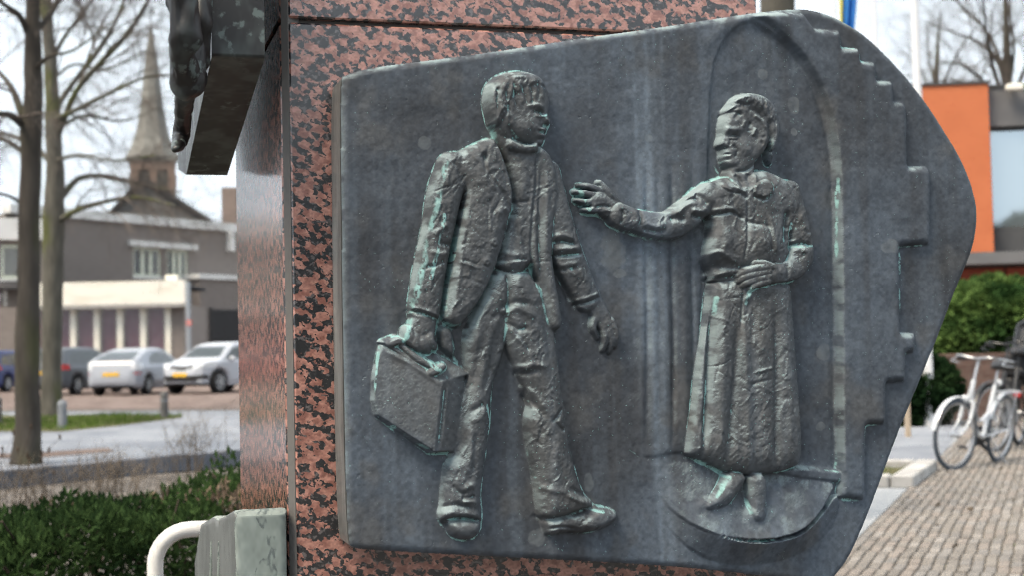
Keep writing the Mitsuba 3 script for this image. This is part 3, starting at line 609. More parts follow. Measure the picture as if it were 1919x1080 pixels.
SLT = .03
C0 = .012
for z0, z1 in ((.02, JZ - .004), (JZ + .004, 2.6)):
    obj('front_slab', granite_block(C0 + .001, WID, 0, SLT, z0, z1, .003), 'granite', PT)
    obj('left_slab', granite_block(0, SLT, C0 + .001, BKS, z0, z1, .003), 'granite', PT)
    obj('right_slab', granite_block(WID - SLT, WID, SLT + .002, BKS - SLT - .002, z0, z1, .003), 'granite', PT)
    obj('back_slab', granite_block(SLT + .002, WID, BKS - SLT, BKS, z0, z1, .003), 'granite', PT)
obj('core', granite_block(SLT - .012, WID - SLT + .01, SLT - .012, BKS - SLT + .01, 0, 2.59), 'sealant', PT)
obj('corner_joint', moved(prism([(.002, C0), (C0, .002), (C0 + .02, .012), (.012, C0 + .02)], 2.55), frame(CORNER, DX, BK, ZV)), 'sealant', PT, label='grey sealant strip down the front left corner')

# ------------------------------------------------------------------ the two slabs on the pillar's left side
def left_face(x, y, e): 
    p = on_plane(x, y, CORNER + LN * e, LN); return ((p - CORNER) @ BK, p[2])
LM = frame(CORNER, BK, ZV, LN)                # polygon (back, up), extruded outwards (to the left)
def lmap(pts, e): return [left_face(x, y, e) for x, y in pts]
# upper relief
G0, G1 = .035, .118
fc = left_face(397, 104, G1); rc = left_face(349, 327, G1)
polyU = [(fc[0], 2.3), (fc[0], fc[1]), rc, (rc[0] + .30, rc[1] + .05), (rc[0] + .30, 2.3)]
polyU = [tuple(p) for p in polyU]
UR = tag('side_relief', 'dark bronze relief high on the left side of the pillar, seen edge on', 'relief')
sl = trimesh.creation.extrude_polygon(Polygon(polyU).buffer(-.006).buffer(.006), G1 - G0, engine='earcut'); sl.apply_translation((0, 0, G0))
mat('bronze_dark', mikit.proc(lambda p, n, uv: MX(MX((.018, .018, .019), (.07, .085, .082), S(.45, .75, FB(p.x * 24, p.y * 24, p.z * 10, 4))), (.20, .26, .25), S(.58, .72, FB(p.x * 80, p.y * 80, p.z * 60, 4)) * S(.4, .7, FB(p.x * 14, p.y * 14, p.z * 14, 2)) * .45)), rough=.42, spec=.5, metal=.15)
obj('slab', moved(sl, LM), 'bronze_dark', UR)
def blob(path, sub=10):
    """one smooth body from (back, up, out, radius) points on the left side of the pillar"""
    parts = []
    for a, b in zip(path[:-1], path[1:]):
        hs = []
        for k in (a, b):
            s = m3.Manifold.sphere(k[3], 20).translate((k[0], k[1], k[2])); hs.append(s)
        parts.append(m3.Manifold.batch_hull(hs))
    return parts
def lpt(x, y, e, r): s, z = left_face(x, y, e); return (s, z, e, r)
coat = []
coat += blob([lpt(350, -60, .150, .028), lpt(350, 20, .155, .027), lpt(349, 90, .16, .025), lpt(350, 160, .16, .024)])
coat += blob([lpt(372, -40, .14, .026), lpt(371, 40, .142, .024), lpt(366, 100, .145, .022), lpt(362, 158, .145, .020)])
coat += blob([lpt(341, -40, .17, .022), lpt(342, 60, .17, .020), lpt(345, 140, .165, .020)])
cm = m3.Manifold.batch_boolean(coat, m3.OpType.Add).refine_to_length(.012)
t = tm(cm); t = trimesh.Trimesh(t.vertices, t.faces, process=True)
trimesh.smoothing.filter_taubin(t, .5, .5, 10)
nz = meshkit.fbm(t.vertices * [40, 16, 40], 3, 4) - .5
t.vertices += t.vertex_normals * (nz * .030)[:, None]
obj('coat', moved(t, LM), 'bronze_dark', UR, smooth=True, label='hem of a bronze coat modelled on the side relief')
leg = m3.Manifold.batch_boolean(blob([lpt(347, 180, .15, .017), lpt(342, 225, .15, .014), lpt(339, 252, .15, .016), lpt(334, 270, .158, .012), lpt(330, 279, .164, .007)]), m3.OpType.Add).refine_to_length(.008)
t = tm(leg); t = trimesh.Trimesh(t.vertices, t.faces, process=True); trimesh.smoothing.filter_taubin(t, .5, .5, 8)
t.vertices += t.vertex_normals * ((meshkit.fbm(t.vertices * 50, 3, 4) - .5) * .008)[:, None]
obj('shoe', moved(t, LM), 'bronze_dark', UR, smooth=True)
# lower relief, paler green
L0, L1 = .004, .087
def lowp(x, y): return left_face(x, y, L1)
fcl = lowp(431, 946); bk = lowp(376, 984)
fcl = (-.012, fcl[1]); polyL = [(fcl[0], .12), fcl, ((fcl[0] * .6 + bk[0] * .4), fcl[1] * .55 + bk[1] * .45), (fcl[0] * .4 + bk[0] * .6, fcl[1] * .4 + bk[1] * .6 + .006), bk, (bk[0] + .22, bk[1] - .10), (bk[0] + .22, .12)]
LR = tag('side_relief_001', 'pale green weathered bronze slab low on the pillar, next to the white hoop rail', 'relief')
_t0 = float(fcl[1])
def green_bronze(p, n, uv):
    v = FB(p.x * 14, p.y * 14, p.z * 9, 4)
    c = MX((.20, .235, .22), (.30, .345, .325), S(.3, .7, v))
    c *= .8 + .4 * FB(p.x * 120, p.y * 120, p.z * 60, 2)
    vein = dr.abs(FB(p.x * 34 + 4, p.y * 34, p.z * 11, 4) - .5)
    c = MX(c, (.07, .09, .095), (1 - S(.010, .040, vein)) * S(.40, .62, FB(p.x * 12, p.y * 12 + 3, p.z * 6, 2)) * S(.25, .6, FB(p.x * 160, p.y * 160, p.z * 90, 2)) * .75)
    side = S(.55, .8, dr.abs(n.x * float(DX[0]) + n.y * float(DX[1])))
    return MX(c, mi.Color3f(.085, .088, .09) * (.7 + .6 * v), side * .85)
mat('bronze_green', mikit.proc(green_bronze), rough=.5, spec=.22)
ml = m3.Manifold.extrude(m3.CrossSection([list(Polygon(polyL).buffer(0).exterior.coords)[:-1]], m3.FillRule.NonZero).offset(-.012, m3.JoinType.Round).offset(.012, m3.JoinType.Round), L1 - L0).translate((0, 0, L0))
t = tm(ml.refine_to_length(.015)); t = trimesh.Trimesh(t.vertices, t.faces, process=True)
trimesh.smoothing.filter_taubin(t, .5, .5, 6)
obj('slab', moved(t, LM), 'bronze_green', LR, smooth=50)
for k, (x, w) in enumerate(((410, .004), (396, .005))):
    s, z = lowp(x, 1000)
    obj('fold', moved(tube([(s, .14, L1), (s + .004, z - .10, L1 + .002), (s, z - .015 , L1)], [w, w * 1.1, w * .5], 8), LM), 'bronze_green', LR, smooth=True)

# the white rail beside it
mat('rail_paint', mikit.proc(lambda p, n, uv: MX((.74, .735, .71), (.58, .57, .53), S(.45, .7, FB(p.x * 30, p.y * 30, p.z * 12, 3)))), .32, .5, clear=.3)
e = V3(1, .25, 0) / np.linalg.norm(V3(1, .25, 0))
a0 = at(291, 1080, 3.70); b0 = at(330, 994, 3.72)
zt = b0[2]; x0 = a0
rail = [V3(x0[0], x0[1], 0.0), V3(x0[0], x0[1], zt - .085)]
for k in range(1, 9):
    a = k / 8 * math.pi / 2
    rail.append(V3(*(x0[:2] + e[:2] * .085 * (1 - math.cos(a))), zt - .085 + .085 * math.sin(a)))
W = .62
rail.append(V3(*(x0[:2] + e[:2] * (W - .085)), zt))
for k in range(1, 9):
    a = k / 8 * math.pi / 2
    rail.append(V3(*(x0[:2] + e[:2] * (W - .085 + .085 * math.sin(a))), zt - .085 * (1 - math.cos(a))))
rail.append(V3(*(x0[:2] + e[:2] * W), 0))
RL = tag('hoop_rail', 'cream white metal hoop rail in front of the hedge, left of the pillar', 'railing')
obj('hoop', tube(rail, .0205, 16), 'rail_paint', RL, smooth=True)
obj('foot', cat_([moved(trimesh.creation.cylinder(.04, .012, sections=20), frame(V3(p[0], p[1], .006), V3(1, 0, 0), V3(0, 1, 0), ZV)) for p in (rail[0], rail[-1])]), 'rail_paint', RL)

# ------------------------------------------------------------------ ground
varied('asphalt', (.075, .072, .070), (.11, .105, .10), 1.2, .9)
varied('clinker', (.095, .072, .064), (.145, .115, .104), 2.2, .9)
varied('pale_paving', (.135, .148, .172), (.195, .21, .235), 1.6, .85)
varied('soil', (.055, .05, .046), (.12, .108, .098), 9, .95)
varied('verge_soil', (.05, .055, .025), (.10, .09, .05), 6, .95)
varied('concrete', (.27, .265, .255), (.38, .375, .365), 7, .85)
varied('dark_kerb', (.085, .095, .115), (.15, .16, .185), 5, .85)
def struct(name, mesh, bsdf, **kw):
    k = obj(name, mesh, bsdf, **kw); tag(k, kind='structure'); return k
struct('ground', slabquad([(-400, -60), (400, -60), (400, 700), (-400, 700)], -.2, -.004), 'asphalt')
struct('road', slabquad([ground(-900, 772), ground(460, 768), ground(700, 766), (30, 37), (30, 90), (-80, 90)], -.003, .006), 'clinker')
struct('pavement', slabquad([ground(-700, 945), ground(470, 872), ground(640, 860), ground(760, 776), ground(460, 771), ground(-600, 778)], -.003, .004), 'pale_paving')
struct('paved_strip', slabquad([ground(-60, 862), ground(76, 860), ground(215, 848), ground(200, 842), ground(80, 850), ground(-60, 856)], .0042, .012), 'clinker')
vg = [ground(x, y) for x, y in ((-420, 822), (0, 811), (112, 811), (215, 801), (338, 785), (345, 781), (230, 779), (-420, 784))]
struct('verge', slabquad(vg, .0042, .014), 'verge_soil')
struct('planting_bed', slabquad([ground(-900, 968), ground(470, 880), (.6, 14), (.9, 3.2), (.5, 2.5), (-.2, 1.9), (-3.5, 1.9), (-6, 5)], -.003, .008), 'soil')

def blades(pts, h, w, lean, r):
    """one thin leaning triangle pair per point"""
    n = len(pts); a = r.uniform(0, 2 * math.pi, n); hh = h * r.uniform(.5, 1.2, n)
    s = np.stack([np.cos(a), np.sin(a), a * 0], 1) * w / 2
    l = np.stack([r.normal(0, lean, n), r.normal(0, lean, n), np.ones(n)], 1) * hh[:, None]
    v = np.stack([pts - s, pts + s, pts + l * .6 + s * .6 + [0, 0, 0], pts + l], 1).reshape(-1, 3)
    i = np.arange(n)[:, None] * 4
    return trimesh.Trimesh(v, np.vstack([i + [0, 1, 2], i + [0, 2, 3]]), process=False)
def leafmat(key, c0, c1, freq=3):
    def fn(p, n, uv):
        return MX(c0, c1, S(.25, .75, FB(p.x * freq, p.y * freq, p.z * freq, 2))) * (.65 + .7 * NO(p.x * 90, p.y * 90, p.z * 90))
    scene[key] = {'type': 'principledthin', 'base_color': mikit.proc(fn), 'roughness': .55, 'diff_trans': .5, 'spec_trans': 0.0}
leafmat('grass_blade', (.05, .085, .02), (.11, .17, .035), 2)
leafmat('yew', (.012, .027, .012), (.042, .074, .026), 3.5)
leafmat('yew_dry', (.10, .07, .05), (.20, .15, .11), 4)
leafmat('bush_leaf', (.035, .075, .024), (.115, .185, .055), 2.2)
leafmat('ivy_leaf', (.012, .028, .012), (.035, .065, .025), 2.5)
leafmat('straw', (.13, .105, .08), (.26, .215, .17), 3)
leafmat('dark_straw', (.05, .035, .025), (.09, .065, .05), 3)
vp = Polygon([p[:2] for p in vg]); x0, y0, x1, y1 = vp.bounds
gp = np.c_[rng.uniform(x0, x1, 26000), rng.uniform(y0, y1, 26000)]
gp = gp[shapely.contains_xy(vp, gp[:, 0], gp[:, 1])]
keep = meshkit.fbm(np.c_[gp * .55, gp[:, :1] * 0], 3, 2) > .44
gp = np.c_[gp[keep], np.full(keep.sum(), .012)]
k = obj('grass', blades(gp, .09, .012, .4, rng), 'grass_blade'); tag(k, 'short green grass patches on the verge under the bare trees', 'grass', kind='stuff')

# kerb wall between bed and pavement
ka, kb = ground(-700, 990), ground(470, 872)
KW = tag('kerb_wall', 'low dark bluish concrete edging wall running diagonally behind the hedge', 'wall')
d = kb - ka; L = np.linalg.norm(d); d /= L; nseg = 14
for i in range(nseg):
    c = ka + d * L * (i + .5) / nseg
    obj('edging_block', moved(box(0, 0, .082 + .004 * (i % 3), L / nseg - .012, .10, .17, .008), frame(c, d, np.cross(ZV, d), ZV)), 'dark_kerb', KW)

# ------------------------------------------------------------------ foliage
def leaves(pts, nrm, ln, wd, r, spread=.8, droop=0.0):
    """small pointed leaves (two triangles folded along the midrib) at the points, roughly along nrm"""
    n = len(pts); d = nrm + r.normal(0, spread, (n, 3)); d[:, 2] -= droop; d /= np.linalg.norm(d, axis=1, keepdims=True)
    s = np.cross(d, r.normal(0, 1, (n, 3))); s /= np.linalg.norm(s, axis=1, keepdims=True) + 1e-9
    u = np.cross(s, d); l = (ln * r.uniform(.6, 1.3, n))[:, None]
    w = wd * l / ln
    v = np.stack([pts, pts + d * l * .5 + s * w - u * w * .25, pts + d * l, pts + d * l * .5 - s * w - u * w * .25], 1).reshape(-1, 3)
    i = np.arange(n)[:, None] * 4
    return trimesh.Trimesh(v, np.vstack([i + [0, 1, 2], i + [0, 2, 3]]), process=False)
def bushy(fn_in, lo, hi, n, r, freq, thr, seed):
    """points in the volume where the implicit shape fn_in > 0, thinned by clumpy noise, with outward directions"""
    p = r.uniform(lo, hi, (n, 3)); f = fn_in(p)
    k = (f > 0) & (meshkit.fbm(p * freq, 3, seed) > thr - .25 * np.exp(-f * 6)); p = p[k]
    e = 1e-2; g = np.stack([fn_in(p + np.eye(3)[i] * e) - fn_in(p) for i in range(3)], 1)
    g /= -(np.linalg.norm(g, axis=1, keepdims=True) + 1e-9)
    return p, g, fn_in(p)

# yew hedge behind the side relief
hA, hB = V3(-3.0, 3.55, 0), V3(-.75, 6.0, 0)
hd = (hB - hA); hL = np.linalg.norm(hd); hd /= hL; hn = V3(hd[1], -hd[0], 0)
def hedge_f(p):
    s = (p - hA) @ hd; t = (p - hA) @ hn
    top = .570 + .24 * (s / hL - .618) + .20 * (meshkit.fbm(np.stack([s * 2.6, t * 2.6, s * 0], -1), 3, 8) - .5)
    side = .42 + .22 * (meshkit.fbm(np.stack([s * 3, p[:, 2] * 3, s * 0 + 4], -1), 3, 6) - .5)
    return np.minimum(np.minimum(top - p[:, 2], side - np.abs(t)), np.minimum(s, hL - s))
hp, hg, hf = bushy(hedge_f, (-3.6, 3.1, 0), (-.1, 6.6, .95), 620000, rng, 9, .545, 3)
sel = hf < .20; hp, hg, hf = hp[sel], hg[sel], hf[sel]
HG = tag('yew_hedge', 'dark green clipped yew hedge with a dry brown gap, left of the pillar', 'hedge')
br = meshkit.fbm(hp * [2.2, 2.2, 1.6], 3, 17) > .70
obj('foliage', leaves(hp[~br], hg[~br] * .7 + [0, 0, .55], .040, .0070, rng, .65), 'yew', HG, kind='stuff')
obj('dry_foliage', leaves(hp[br], hg[br] * .7 + [0, 0, .3], .038, .006, rng, .7), 'yew_dry', HG, label='dry brown patches in the hedge', kind='stuff')
stems = []
for i in range(46):
    s = rng.uniform(.1, hL - .1); b = hA + hd * s + hn * rng.uniform(-.2, .2)
    stems.append(tube([b, b + V3(rng.normal(0, .08), rng.normal(0, .08), .35), b + V3(rng.normal(0, .16), rng.normal(0, .16), .62)], [.012, .008, .003], 5))
mat('twig_bark', (.06, .048, .038), .9, .2)
obj('stems', cat_(stems), 'twig_bark', HG, kind='stuff')

# dry winter stalks in the bed
def dry_clump(name, label, pos, n, h, spread, m, heads=False, group=None):
    k = thing(name, label, 'plant', group)
    ms, hs = [], []
    for i in range(n):
        b = V3(pos[0] + rng.normal(0, .05 + spread * .25), pos[1] + rng.normal(0, .05 + spread * .25), 0)
        hh = h * rng.uniform(.55, 1.1); ln = rng.normal(0, spread * .45, 2)
        path = [b, b + V3(ln[0] * .3, ln[1] * .3, hh * .5), b + V3(ln[0], ln[1], hh)]
        ms.append(tube(spline(path, 6), np.linspace(.0035, .0014, 6), 4, caps=False))
        if heads:
            s = trimesh.creation.icosphere(1, .009); s.apply_scale([1, 1, 2.6]); s.apply_translation(path[-1]); hs.append(s)
        else:
            for j in range(4):
                a = path[1] + (path[2] - path[1]) * rng.uniform(0, 1); e_ = a + V3(*rng.normal(0, .09, 2), rng.uniform(.05, .16))
                ms.append(tube([a, e_], [.0018, .0009], 3, caps=False))
    obj('stalks', cat_(ms), m, k, kind='stuff')
    if hs: obj('seed_heads', cat_(hs), m, k, kind='stuff')
    return k
g = lambda x, y: ground(x, y)[:2]
dry_clump('dry_plant', 'tall feathery clump of dry pinkish stalks near the pillar', g(372, 905), 26, .62, .22, 'straw')
dry_clump('dry_plant', 'thin dry stalks left of the feathery clump', g(312, 930), 9, .50, .16, 'straw', group=None)
for i, (x, y) in enumerate(((150, 950), (235, 940), (60, 960), (-30, 965), (190, 925))):
    dry_clump('dry_grass', 'pale dry grass tuft in the bed behind the hedge', g(x, y), 24, .32, .22, 'straw', group='dry grass tufts in the bed')
dry_clump('seed_stalk', 'dark dead stalks with seed heads at the foot of the near tree', g(28, 960), 10, .62, .25, 'dark_straw', True)
dry_clump('seed_stalk', 'dark seed stalks just right of the near tree trunk', g(84, 950), 5, .46, .10, 'dark_straw', True)

# ------------------------------------------------------------------ bare trees
def bark(key, c0, c1, moss):
    def fn(p, n, uv):
        c = MX(c0, c1, FB(p.x * 14, p.y * 14, p.z * 3.5, 4))
        return MX(c, (.085, .095, .03), S(.52, .72, FB(p.x * 3 + 5, p.y * 3, p.z * .8, 3)) * moss)
    mat(key, mikit.proc(fn), .9, .2)
bark('bark', (.026, .023, .020), (.082, .073, .063), .35)
bark('bark_mossy', (.05, .048, .041), (.14, .133, .113), .8)
varied('twig', (.07, .056, .047), (.13, .108, .092), 3, .9)
def knobbly(path, rad, seed, sides=14, n=40):
    t = tube(spline(path, n), np.interp(np.linspace(0, 1, n), np.linspace(0, 1, len(rad)), rad), sides)
    k = meshkit.fbm(t.vertices * [9, 9, 2.2], 3, seed) - .5
    r = np.repeat(np.interp(np.linspace(0, 1, n), np.linspace(0, 1, len(rad)), rad), sides); r = np.r_[r, 0, 0]
    t.vertices += t.vertex_normals * (k * .55 * r)[:, None]
    return t
def twigs_from(path, rad, r, out, depth, step, ln, droop, up=.25):
    p = np.asarray(path); L = np.r_[0, np.cumsum(np.linalg.norm(np.diff(p, axis=0), axis=1))]
    n = max(int(L[-1] / step), 1)
    for i in range(n):
        s = L[-1] * (.18 + .82 * (i + r.uniform(0, 1)) / n)
        a = np.array([np.interp(s, L, p[:, j]) for j in range(3)]); j = min(np.searchsorted(L, s), len(p) - 1)
        t = p[j] - p[j - 1]; t = t / (np.linalg.norm(t) + 1e-9)
        d = t * .75 + r.normal(0, .55, 3) + V3(0, 0, up); d /= np.linalg.norm(d)
        l = ln * r.uniform(.45, 1.15); rr = max(np.interp(s, L, np.linspace(rad[0], rad[-1], len(L))) * .5, .0035)
        rr = min(rr, ln * .022)
        pts = [a]
        for k in range(4):
            d = d + r.normal(0, .16, 3) - V3(0, 0, droop * (k + 1) * .1); d /= np.linalg.norm(d); pts.append(pts[-1] + d * l / 4)
        out.append((pts, np.linspace(rr, rr * .35, 5)))
        if depth > 0: twigs_from(pts, (rr, rr * .35), r, out, depth - 1, step * .62, ln * .55, droop, up * .7)
def tree(label, trunk, trad, limbs, seed, bk, step, ln, depth, droop=.5, sides=3):
    k = thing('bare_tree', label, 'tree'); r = np.random.default_rng(seed)
    obj('trunk', knobbly(trunk, trad, seed), bk, k, smooth=True)
    out = []
    for pts, r0, r1 in limbs:
        pts = spline(pts, 14); r0, r1 = r0 * .8, r1 * .6
        obj('limb', knobbly(pts, [r0, (r0 + r1) / 2, r1], seed + 3, 8, 18), bk, k, smooth=True)
        twigs_from(pts, (r0, r1), r, out, depth, step, ln, droop)
    ms = [tube(p, q_, sides, caps=False) for p, q_ in out]
    obj('twigs', cat_(ms), 'twig', k, kind='stuff')
    return k
def lim(Z, pts, r0, r1, wig=.0, dz=0.0):
    n = len(pts)
    return ([at(x, y, Z + dz * i / (n - 1)) for i, (x, y) in enumerate(pts)], r0, r1)
ZT1 = ground(50, 872)[1]; ZT2 = ground(97, 783)[1]; w1, w2 = ZT1 / F, ZT2 / F
t1 = [ground(48, 872) - V3(0, 0, .05)] + [at(x, y, ZT1) for x, y in ((50, 800), (53, 600), (55, 400), (60, 230), (62, 100), (62, 0), (64, -180), (70, -420))]
tree('near bare tree with a dark straight trunk at the left edge', t1, [30 * w1, 24 * w1, 22 * w1, 19 * w1, 19 * w1, 15 * w1, 13 * w1, 10 * w1, 4 * w1],
     [lim(ZT1, [(42, 232), (18, 215), (-20, 205), (-120, 130)], 11 * w1, 4 * w1, dz=-1), lim(ZT1, [(42, 215), (22, 165), (-6, 130), (-90, 40)], 9 * w1, 3 * w1, dz=.8), lim(ZT1, [(52, 60), (36, 28), (4, 5), (-80, -60)], 9 * w1, 3 * w1, dz=-.6),
      lim(ZT1, [(66, 60), (98, 20), (118, -30), (150, -140)], 9 * w1, 3 * w1, dz=.9), lim(ZT1, [(44, 285), (10, 262), (-40, 255), (-150, 220)], 7 * w1, 3 * w1, dz=.7), lim(ZT1, [(66, 130), (92, 105), (140, 92), (210, 40)], 6 * w1, 2 * w1, dz=-.7),
      lim(ZT1, [(40, 380), (14, 366), (-30, 360), (-120, 370)], 5 * w1, 2 * w1, dz=-.5), lim(ZT1, [(64, -60), (110, -150), (190, -300)], 8 * w1, 3 * w1, dz=.5), lim(ZT1, [(60, -80), (0, -180), (-80, -330)], 8 * w1, 3 * w1, dz=-.5)],
     11, 'bark', .19, 1.0, 2)
t2 = [ground(97, 783) - V3(0, 0, .05)] + [at(x, y, ZT2) for x, y in ((96, 740), (98, 560), (100, 420), (103, 330), (98, 200), (94, 100), (86, 0), (80, -200), (80, -420))]
tree('second bare tree with a mossy grey trunk, behind the bollard', t2, [24 * w2, 19 * w2, 19 * w2, 20 * w2, 17 * w2, 13 * w2, 12 * w2, 11 * w2, 7 * w2, 3 * w2],
     [lim(ZT2, [(104, 230), (117, 183), (195, 78), (233, 0), (262, -90)], 9 * w2, 4 * w2, dz=2), lim(ZT2, [(106, 260), (148, 163), (233, 70), (278, 0), (320, -80)], 8 * w2, 4 * w2, dz=-2), lim(ZT2, [(98, 110), (128, 58), (171, 4), (210, -60)], 6 * w2, 3 * w2, dz=1),
      lim(ZT2, [(104, 222), (128, 212), (187, 183), (272, 144), (330, 140)], 8 * w2, 3 * w2, dz=-2), lim(ZT2, [(110, 376), (148, 334), (202, 330), (272, 346), (340, 360)], 8 * w2, 3 * w2, dz=1.5), lim(ZT2, [(112, 412), (155, 389), (249, 369), (330, 385)], 8 * w2, 3 * w2, dz=-2.5),
      lim(ZT2, [(106, 240), (160, 216), (230, 226), (300, 200)], 6 * w2, 2 * w2, dz=3), lim(ZT2, [(92, 300), (60, 270), (10, 250), (-60, 250)], 7 * w2, 3 * w2, dz=2), lim(ZT2, [(104, 300), (150, 290), (210, 300), (290, 290)], 5 * w2, 2 * w2, dz=-3),
      lim(ZT2, [(92, 60), (70, 0), (40, -90)], 7 * w2, 3 * w2, dz=1), lim(ZT2, [(96, 150), (140, 120), (200, 130), (280, 90)], 4 * w2, 2 * w2, dz=2)],
     23, 'bark_mossy', .38, 1.9, 2)

# bollards
mat('bollard_grey', mikit.proc(lambda p, n, uv: MX((.14, .155, .175), (.24, .255, .275), FB(p.x * 9, p.y * 9, p.z * 5, 3))), .7, .4)
mat('bollard_dark', mikit.proc(lambda p, n, uv: MX((.05, .05, .05), (.12, .12, .12), FB(p.x * 9, p.y * 9, p.z * 5, 3))), .7, .4)
def bollard(x, y, h, m, label):
    o = ground(x, y); k = thing('bollard', label, 'bollard', 'bollards along the verge')
    prof_ = np.array([(0, 0), (.085, 0), (.085, .03), (.072, .05), (.072, h - .10), (.078, h - .095), (.078, h - .06), (.060, h - .02), (.03, h), (0, h)])
    obj('post', moved(trimesh.creation.revolve(prof_, sections=18), frame(o, V3(1, 0, 0), V3(0, 1, 0), ZV)), m, k, smooth=40)
    obj('band', moved(trimesh.creation.annulus(.0725, .076, .035, sections=18), frame(o + ZV * (h - .16), V3(1, 0, 0), V3(0, 1, 0), ZV)), 'bollard_grey', k)
bollard(117, 806, .48, 'bollard_grey', 'pale grey bollard in front of the mossy tree trunk')
bollard(308, 786, .50, 'bollard_dark', 'dark bollard at the tip of the grass verge')
bollard(-4, 797, .50, 'bollard_dark', 'bollard cut off by the left edge of the photo')

# ------------------------------------------------------------------ buildings on the left
def brick(key, c0, c1, mortar, fx=4.6, fz=15.5):
    """far-off brickwork: colour varies brick by brick, pale joints"""
    def fn(p, n, uv):
        a = (p.x + p.y * 1.0) * fx; r = dr.floor(p.z * fz); a = a + .5 * (r - 2 * dr.floor(r / 2))
        fa, fz_ = a - dr.floor(a), p.z * fz - r
        j = dr.maximum(S(.94, .97, fa), S(.84, .9, fz_))
        c = MX(c0, c1, .6 * mikit.cell_rand(dr.floor(a), r, 3) + .4 * FB(p.x * .4, p.y * .4, p.z * .4, 3))
        return MX(c, mortar, j)
    mat(key, mikit.proc(fn), .9, .2)
brick('grey_brick', (.17, .148, .135), (.235, .208, .192), (.25, .23, .215))
brick('red_brick', (.10, .06, .05), (.18, .115, .095), (.18, .15, .13))
brick('chimney_brick', (.16, .12, .105), (.24, .19, .165), (.25, .22, .20))
brick('tower_brick', (.17, .115, .09), (.27, .19, .15), (.28, .24, .21), 2.5, 8)
mat('white_paint', mikit.proc(lambda p, n, uv: MX((.70, .70, .68), (.52, .52, .50), S(.5, .8, FB(p.x * 1.2, p.y * 1.2, p.z * 2.2, 4)))), .6, .4)
mat('cream_paint', mikit.proc(lambda p, n, uv: MX((.82, .79, .70), (.70, .66, .56), S(.5, .8, FB(p.x * .9, p.y * .9, p.z * 3, 4)))), .6, .4)
mat('pale_frame', (.60, .63, .52), .5, .4)
mat('maroon_blind', mikit.proc(lambda p, n, uv: MX((.10, .035, .055), (.17, .075, .095), FB(p.x * 1.5, p.y * 1.5, p.z * 1.2, 3))), .7, .3)
mat('curtain', mikit.proc(lambda p, n, uv: MX((.10, .10, .09), (.30, .30, .27), .5 + .5 * dr.sin((p.x + p.y) * 28))), .9, .2)
scene['window_glass'] = {'type': 'thindielectric', 'int_ior': 1.45}
mat('dark_room', (.022, .022, .024), .9, .2)
mat('zinc', (.36, .39, .42), .4, .5, metal=.4)
mat('black_metal', (.022, .022, .024), .5, .4)
mat('tar', (.05, .05, .052), .9, .2)

def wall_frame(p0, p1):
    """frame whose x runs along the wall from p0 to p1, y into the building"""
    ex = (p1 - p0) * [1, 1, 0]; L = np.linalg.norm(ex); ex /= L
    return frame(V3(p0[0], p0[1], 0), ex, np.cross(ZV, ex), ZV), L
def wall_holes(M, L, z0, z1, th, holes):
    pg = Polygon([(0, z0), (L, z0), (L, z1), (0, z1)])
    for x0, x1, a, b in holes: pg = pg.difference(shapely.box(x0, a, x1, b))
    m = trimesh.creation.extrude_polygon(pg, th, engine='earcut')
    m.vertices = m.vertices[:, [0, 2, 1]] ; m.invert()
    return moved(m, M)
def fitting(M, x0, x1, y0, y1, z0, z1, bev=0): return moved(box((x0 + x1) / 2, (y0 + y1) / 2, (z0 + z1) / 2, x1 - x0, y1 - y0, z1 - z0, bev), M)
def window(parent, M, x0, x1, z0, z1, n, fr='pale_frame', behind='dark_room', deep=.06, fw=.07, mw=.06, name='window', sill=True, lintel=None):
    w = obj(name, cat_([fitting(M, x0, x0 + fw, deep, deep + .08, z0, z1), fitting(M, x1 - fw, x1, deep, deep + .08, z0, z1), fitting(M, x0 + fw, x1 - fw, deep, deep + .08, z0, z0 + fw), fitting(M, x0 + fw, x1 - fw, deep, deep + .08, z1 - fw, z1)]), fr, parent)
    for i in range(n):
        a = x0 + fw + (x1 - x0 - 2 * fw) * i / n; b = x0 + fw + (x1 - x0 - 2 * fw) * (i + 1) / n
        if i: obj('mullion', fitting(M, a - mw / 2, a + mw / 2, deep - .012, deep + .075, z0 + fw, z1 - fw), fr, w)
        v = trimesh.Trimesh([(a, deep + .04, z0 + fw), (b, deep + .04, z0 + fw), (b, deep + .04, z1 - fw), (a, deep + .04, z1 - fw)], [[0, 1, 2], [0, 2, 3]], process=False)
        obj('pane', moved(v, M), 'window_glass', w)
        obj('blind_or_dark_back', fitting(M, a, b, deep + .16, deep + .18, z0, z1), behind, w)  # sheet behind the glass; in dark_room its black paints in the unlit interior
    if sill: obj('sill', fitting(M, x0 - .08, x1 + .08, -.07, .05, z0 - .10, z0 - .005), 'white_paint', w)
    return w

# main grey-brown building, its long wall running away to the right
A, B = at(130, 500, 66.0), at(444, 500, 75.5)
A0 = A + (A - B) / np.linalg.norm(A - B) * 3.0
M1, L1_ = wall_frame(A0, B + (B - A) * .55)
def mx(x):                                     # along the main wall, seen at x
    r = ray(x, 500); n = M1[:3, 1]; p = EYE + r * (((M1[:3, 3] - EYE) @ n) / (r @ n)); return (p - M1[:3, 3]) @ M1[:3, 0]
def mz(x, y):
    r = ray(x, y); n = M1[:3, 1]; p = EYE + r * (((M1[:3, 3] - EYE) @ n) / (r @ n)); return p[2]
ROOFZ = mz(290, 422)
MB = tag('grey_brick_building', 'grey brown brick building with a flat white roof edge and narrow upstairs windows', 'building')
wz0, wz1 = mz(250, 517), mz(250, 462)
wa, wb, wc, wd_ = mx(250), mx(302), mx(313), mx(352)
obj('wall', wall_holes(M1, L1_, 0, ROOFZ, .3, [(wa, wb, wz0, wz1), (wc, wd_, wz0, wz1)]), 'grey_brick', MB)
